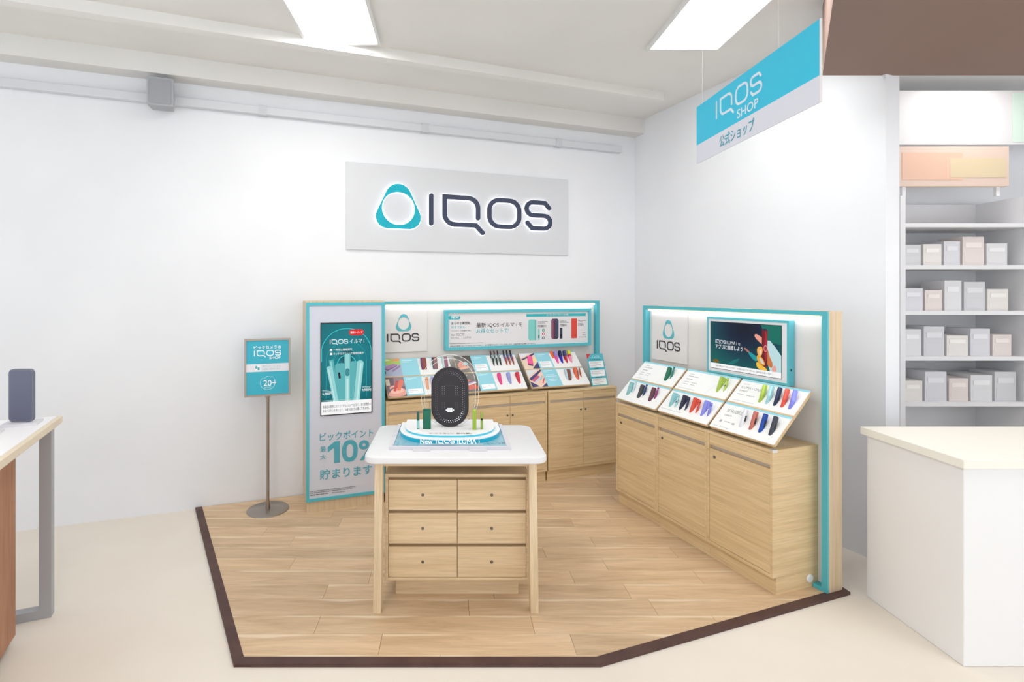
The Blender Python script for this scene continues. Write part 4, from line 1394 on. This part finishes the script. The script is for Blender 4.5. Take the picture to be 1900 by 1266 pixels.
MB().box(.22, 1.5, -.78, -.10, .04, TH_ - .036).build('cupboard', BROWN, t)
Mt = M @ Tr(.14, -.10, TH_ + .003)
o = thing('phone_stand', 'dark grey phone on a stand on the sample table', 'phone', Mt)
MB().box(-.05, .05, -.07, .07, 0, .012).build('stand_foot', mat((220, 220, 224)), o)
MB().prism(rect(-.055, 0, .055, .25, .02), -.008, .008, Tr(0, 0, .014) @ Rz(radians(70)) @ UP).build('phone_body', mat((112, 114, 128), .5), o)
MB().prism(rect(-.05, .006, .05, .244, .016), .008, .0085, Tr(0, 0, .014) @ Rz(radians(70)) @ UP).build('phone_face', mat((98, 102, 122), .35), o)
Mt = M @ Tr(.30, -.20, TH_ + .003)
o = thing('phone_stand', 'pink phone on a stand at the left edge', 'phone', Mt)
MB().box(-.05, .05, -.07, .07, 0, .012).build('stand_foot', mat((220, 220, 224)), o)
MB().prism(rect(-.04, 0, .04, .15, .016), -.006, .006, Tr(0, 0, .014) @ Rz(radians(70)) @ UP).build('phone_body', mat((232, 190, 200), .5), o)

# ------------------------------------------------------------------ far right: white counter, rack with pale boxes, signs
t = thing('white_counter', 'white counter with cream top edge at the right edge', 'counter', Tr(*plan(1.95, 2.42), FZ))
MB().box(0, 2.6, 0, .52, 0, .86).build('counter_body', mat((236, 236, 237), .6), t, bevel=.004)
MB().box(-.02, 2.6, -.02, .54, .86, .90).build('counter_top', mat((240, 237, 228), .5), t, bevel=.003)
t = thing('product_rack', 'pale grey product rack beyond the white counter', 'rack', Tr(3.43, 3.95, FZ))
RKW = 2.0
PG = mat((236, 236, 238), .7)
for x in (0, .98, RKW - .04):
    MB().box(x, x + .04, 0, .40, 0, 2.36).build('upright', PG, t)
for z in (.35, .75, 1.1, 1.45, 1.8, 2.12):
    MB().box(.04, RKW - .04, 0, .40, z, z + .03).build('shelf', PG, t)
MB().box(.04, RKW - .04, .40, .41, .1, 2.36).build('back_board', mat((232, 232, 234), .7), t)
cols = ((216, 217, 220), 'grey'), ((234, 230, 226), 'cream'), ((222, 222, 227), 'silver'), ((232, 222, 218), 'pale pink'), ((228, 228, 230), 'white')
rn = random.Random(4)
lv = {1.83: 'top', 1.48: 'second', 1.13: 'third', .78: 'fourth'}
nth = ('first', 'second', 'third', 'fourth', 'fifth', 'sixth')
for zi, z in enumerate(lv):
    x = .07
    for k in range(5):
        w = rn.uniform(.12, .17); h = rn.uniform(.15, .24)
        c, cn = cols[(k + zi * 2) % 5]
        o = MB().box(0, w, 0, .2, 0, h).box(.012, w - .012, -.0015, 0, .02, h * .45).build('carton', mat(c, .7), bevel=.002)
        o.matrix_world = Tr(3.43 + x, 4.0, FZ + z)
        tag(o, '%s carton on the %s shelf of the pale rack, %s from the left' % (cn, lv[z], nth[k]), 'carton', 'cartons on the pale rack')
        MB().box(.02, w - .02, -.003, -.0015, h * .62, h * .8).build('carton_label', mat(tuple(min(255, v + 16) for v in c), .7), o)
        x += w + .02
t = thing('rack_sign', 'pale orange strip sign above the product rack', 'sign', Tr(3.45, 4.015, FZ + 2.44))
MB().box(0, .86, -.02, .02, 0, .31).build('sign_panel', mat((222, 200, 186), .6), t, bevel=.003)
MB().box(.03, .50, -.022, -.02, .05, .26).build('orange_field', mat((228, 190, 168), .6), t)
MB().box(.40, .83, -.0235, -.022, .07, .22).build('yellow_field', mat((220, 202, 170), .6), t)
for x in (.05, .78): MB().box(x, x + .03, 0, .02, -.07, 0).build('post', PG, t)
t = thing('header_panel', 'white header panel above the orange strip sign', 'sign', Tr(3.43, 4.02, FZ + 2.77))
MB().box(0, 2.0, 0, .03, 0, .42).build('panel', mat((222, 222, 224), .6), t, bevel=.003)
MB().box(.93, 1.6, -.003, 0, .02, .40).build('green_field', mat((212, 232, 220), .6), t)
MB().box(.02, .05, .03, .37, .1, .3).build('wall_arm', PG, t)
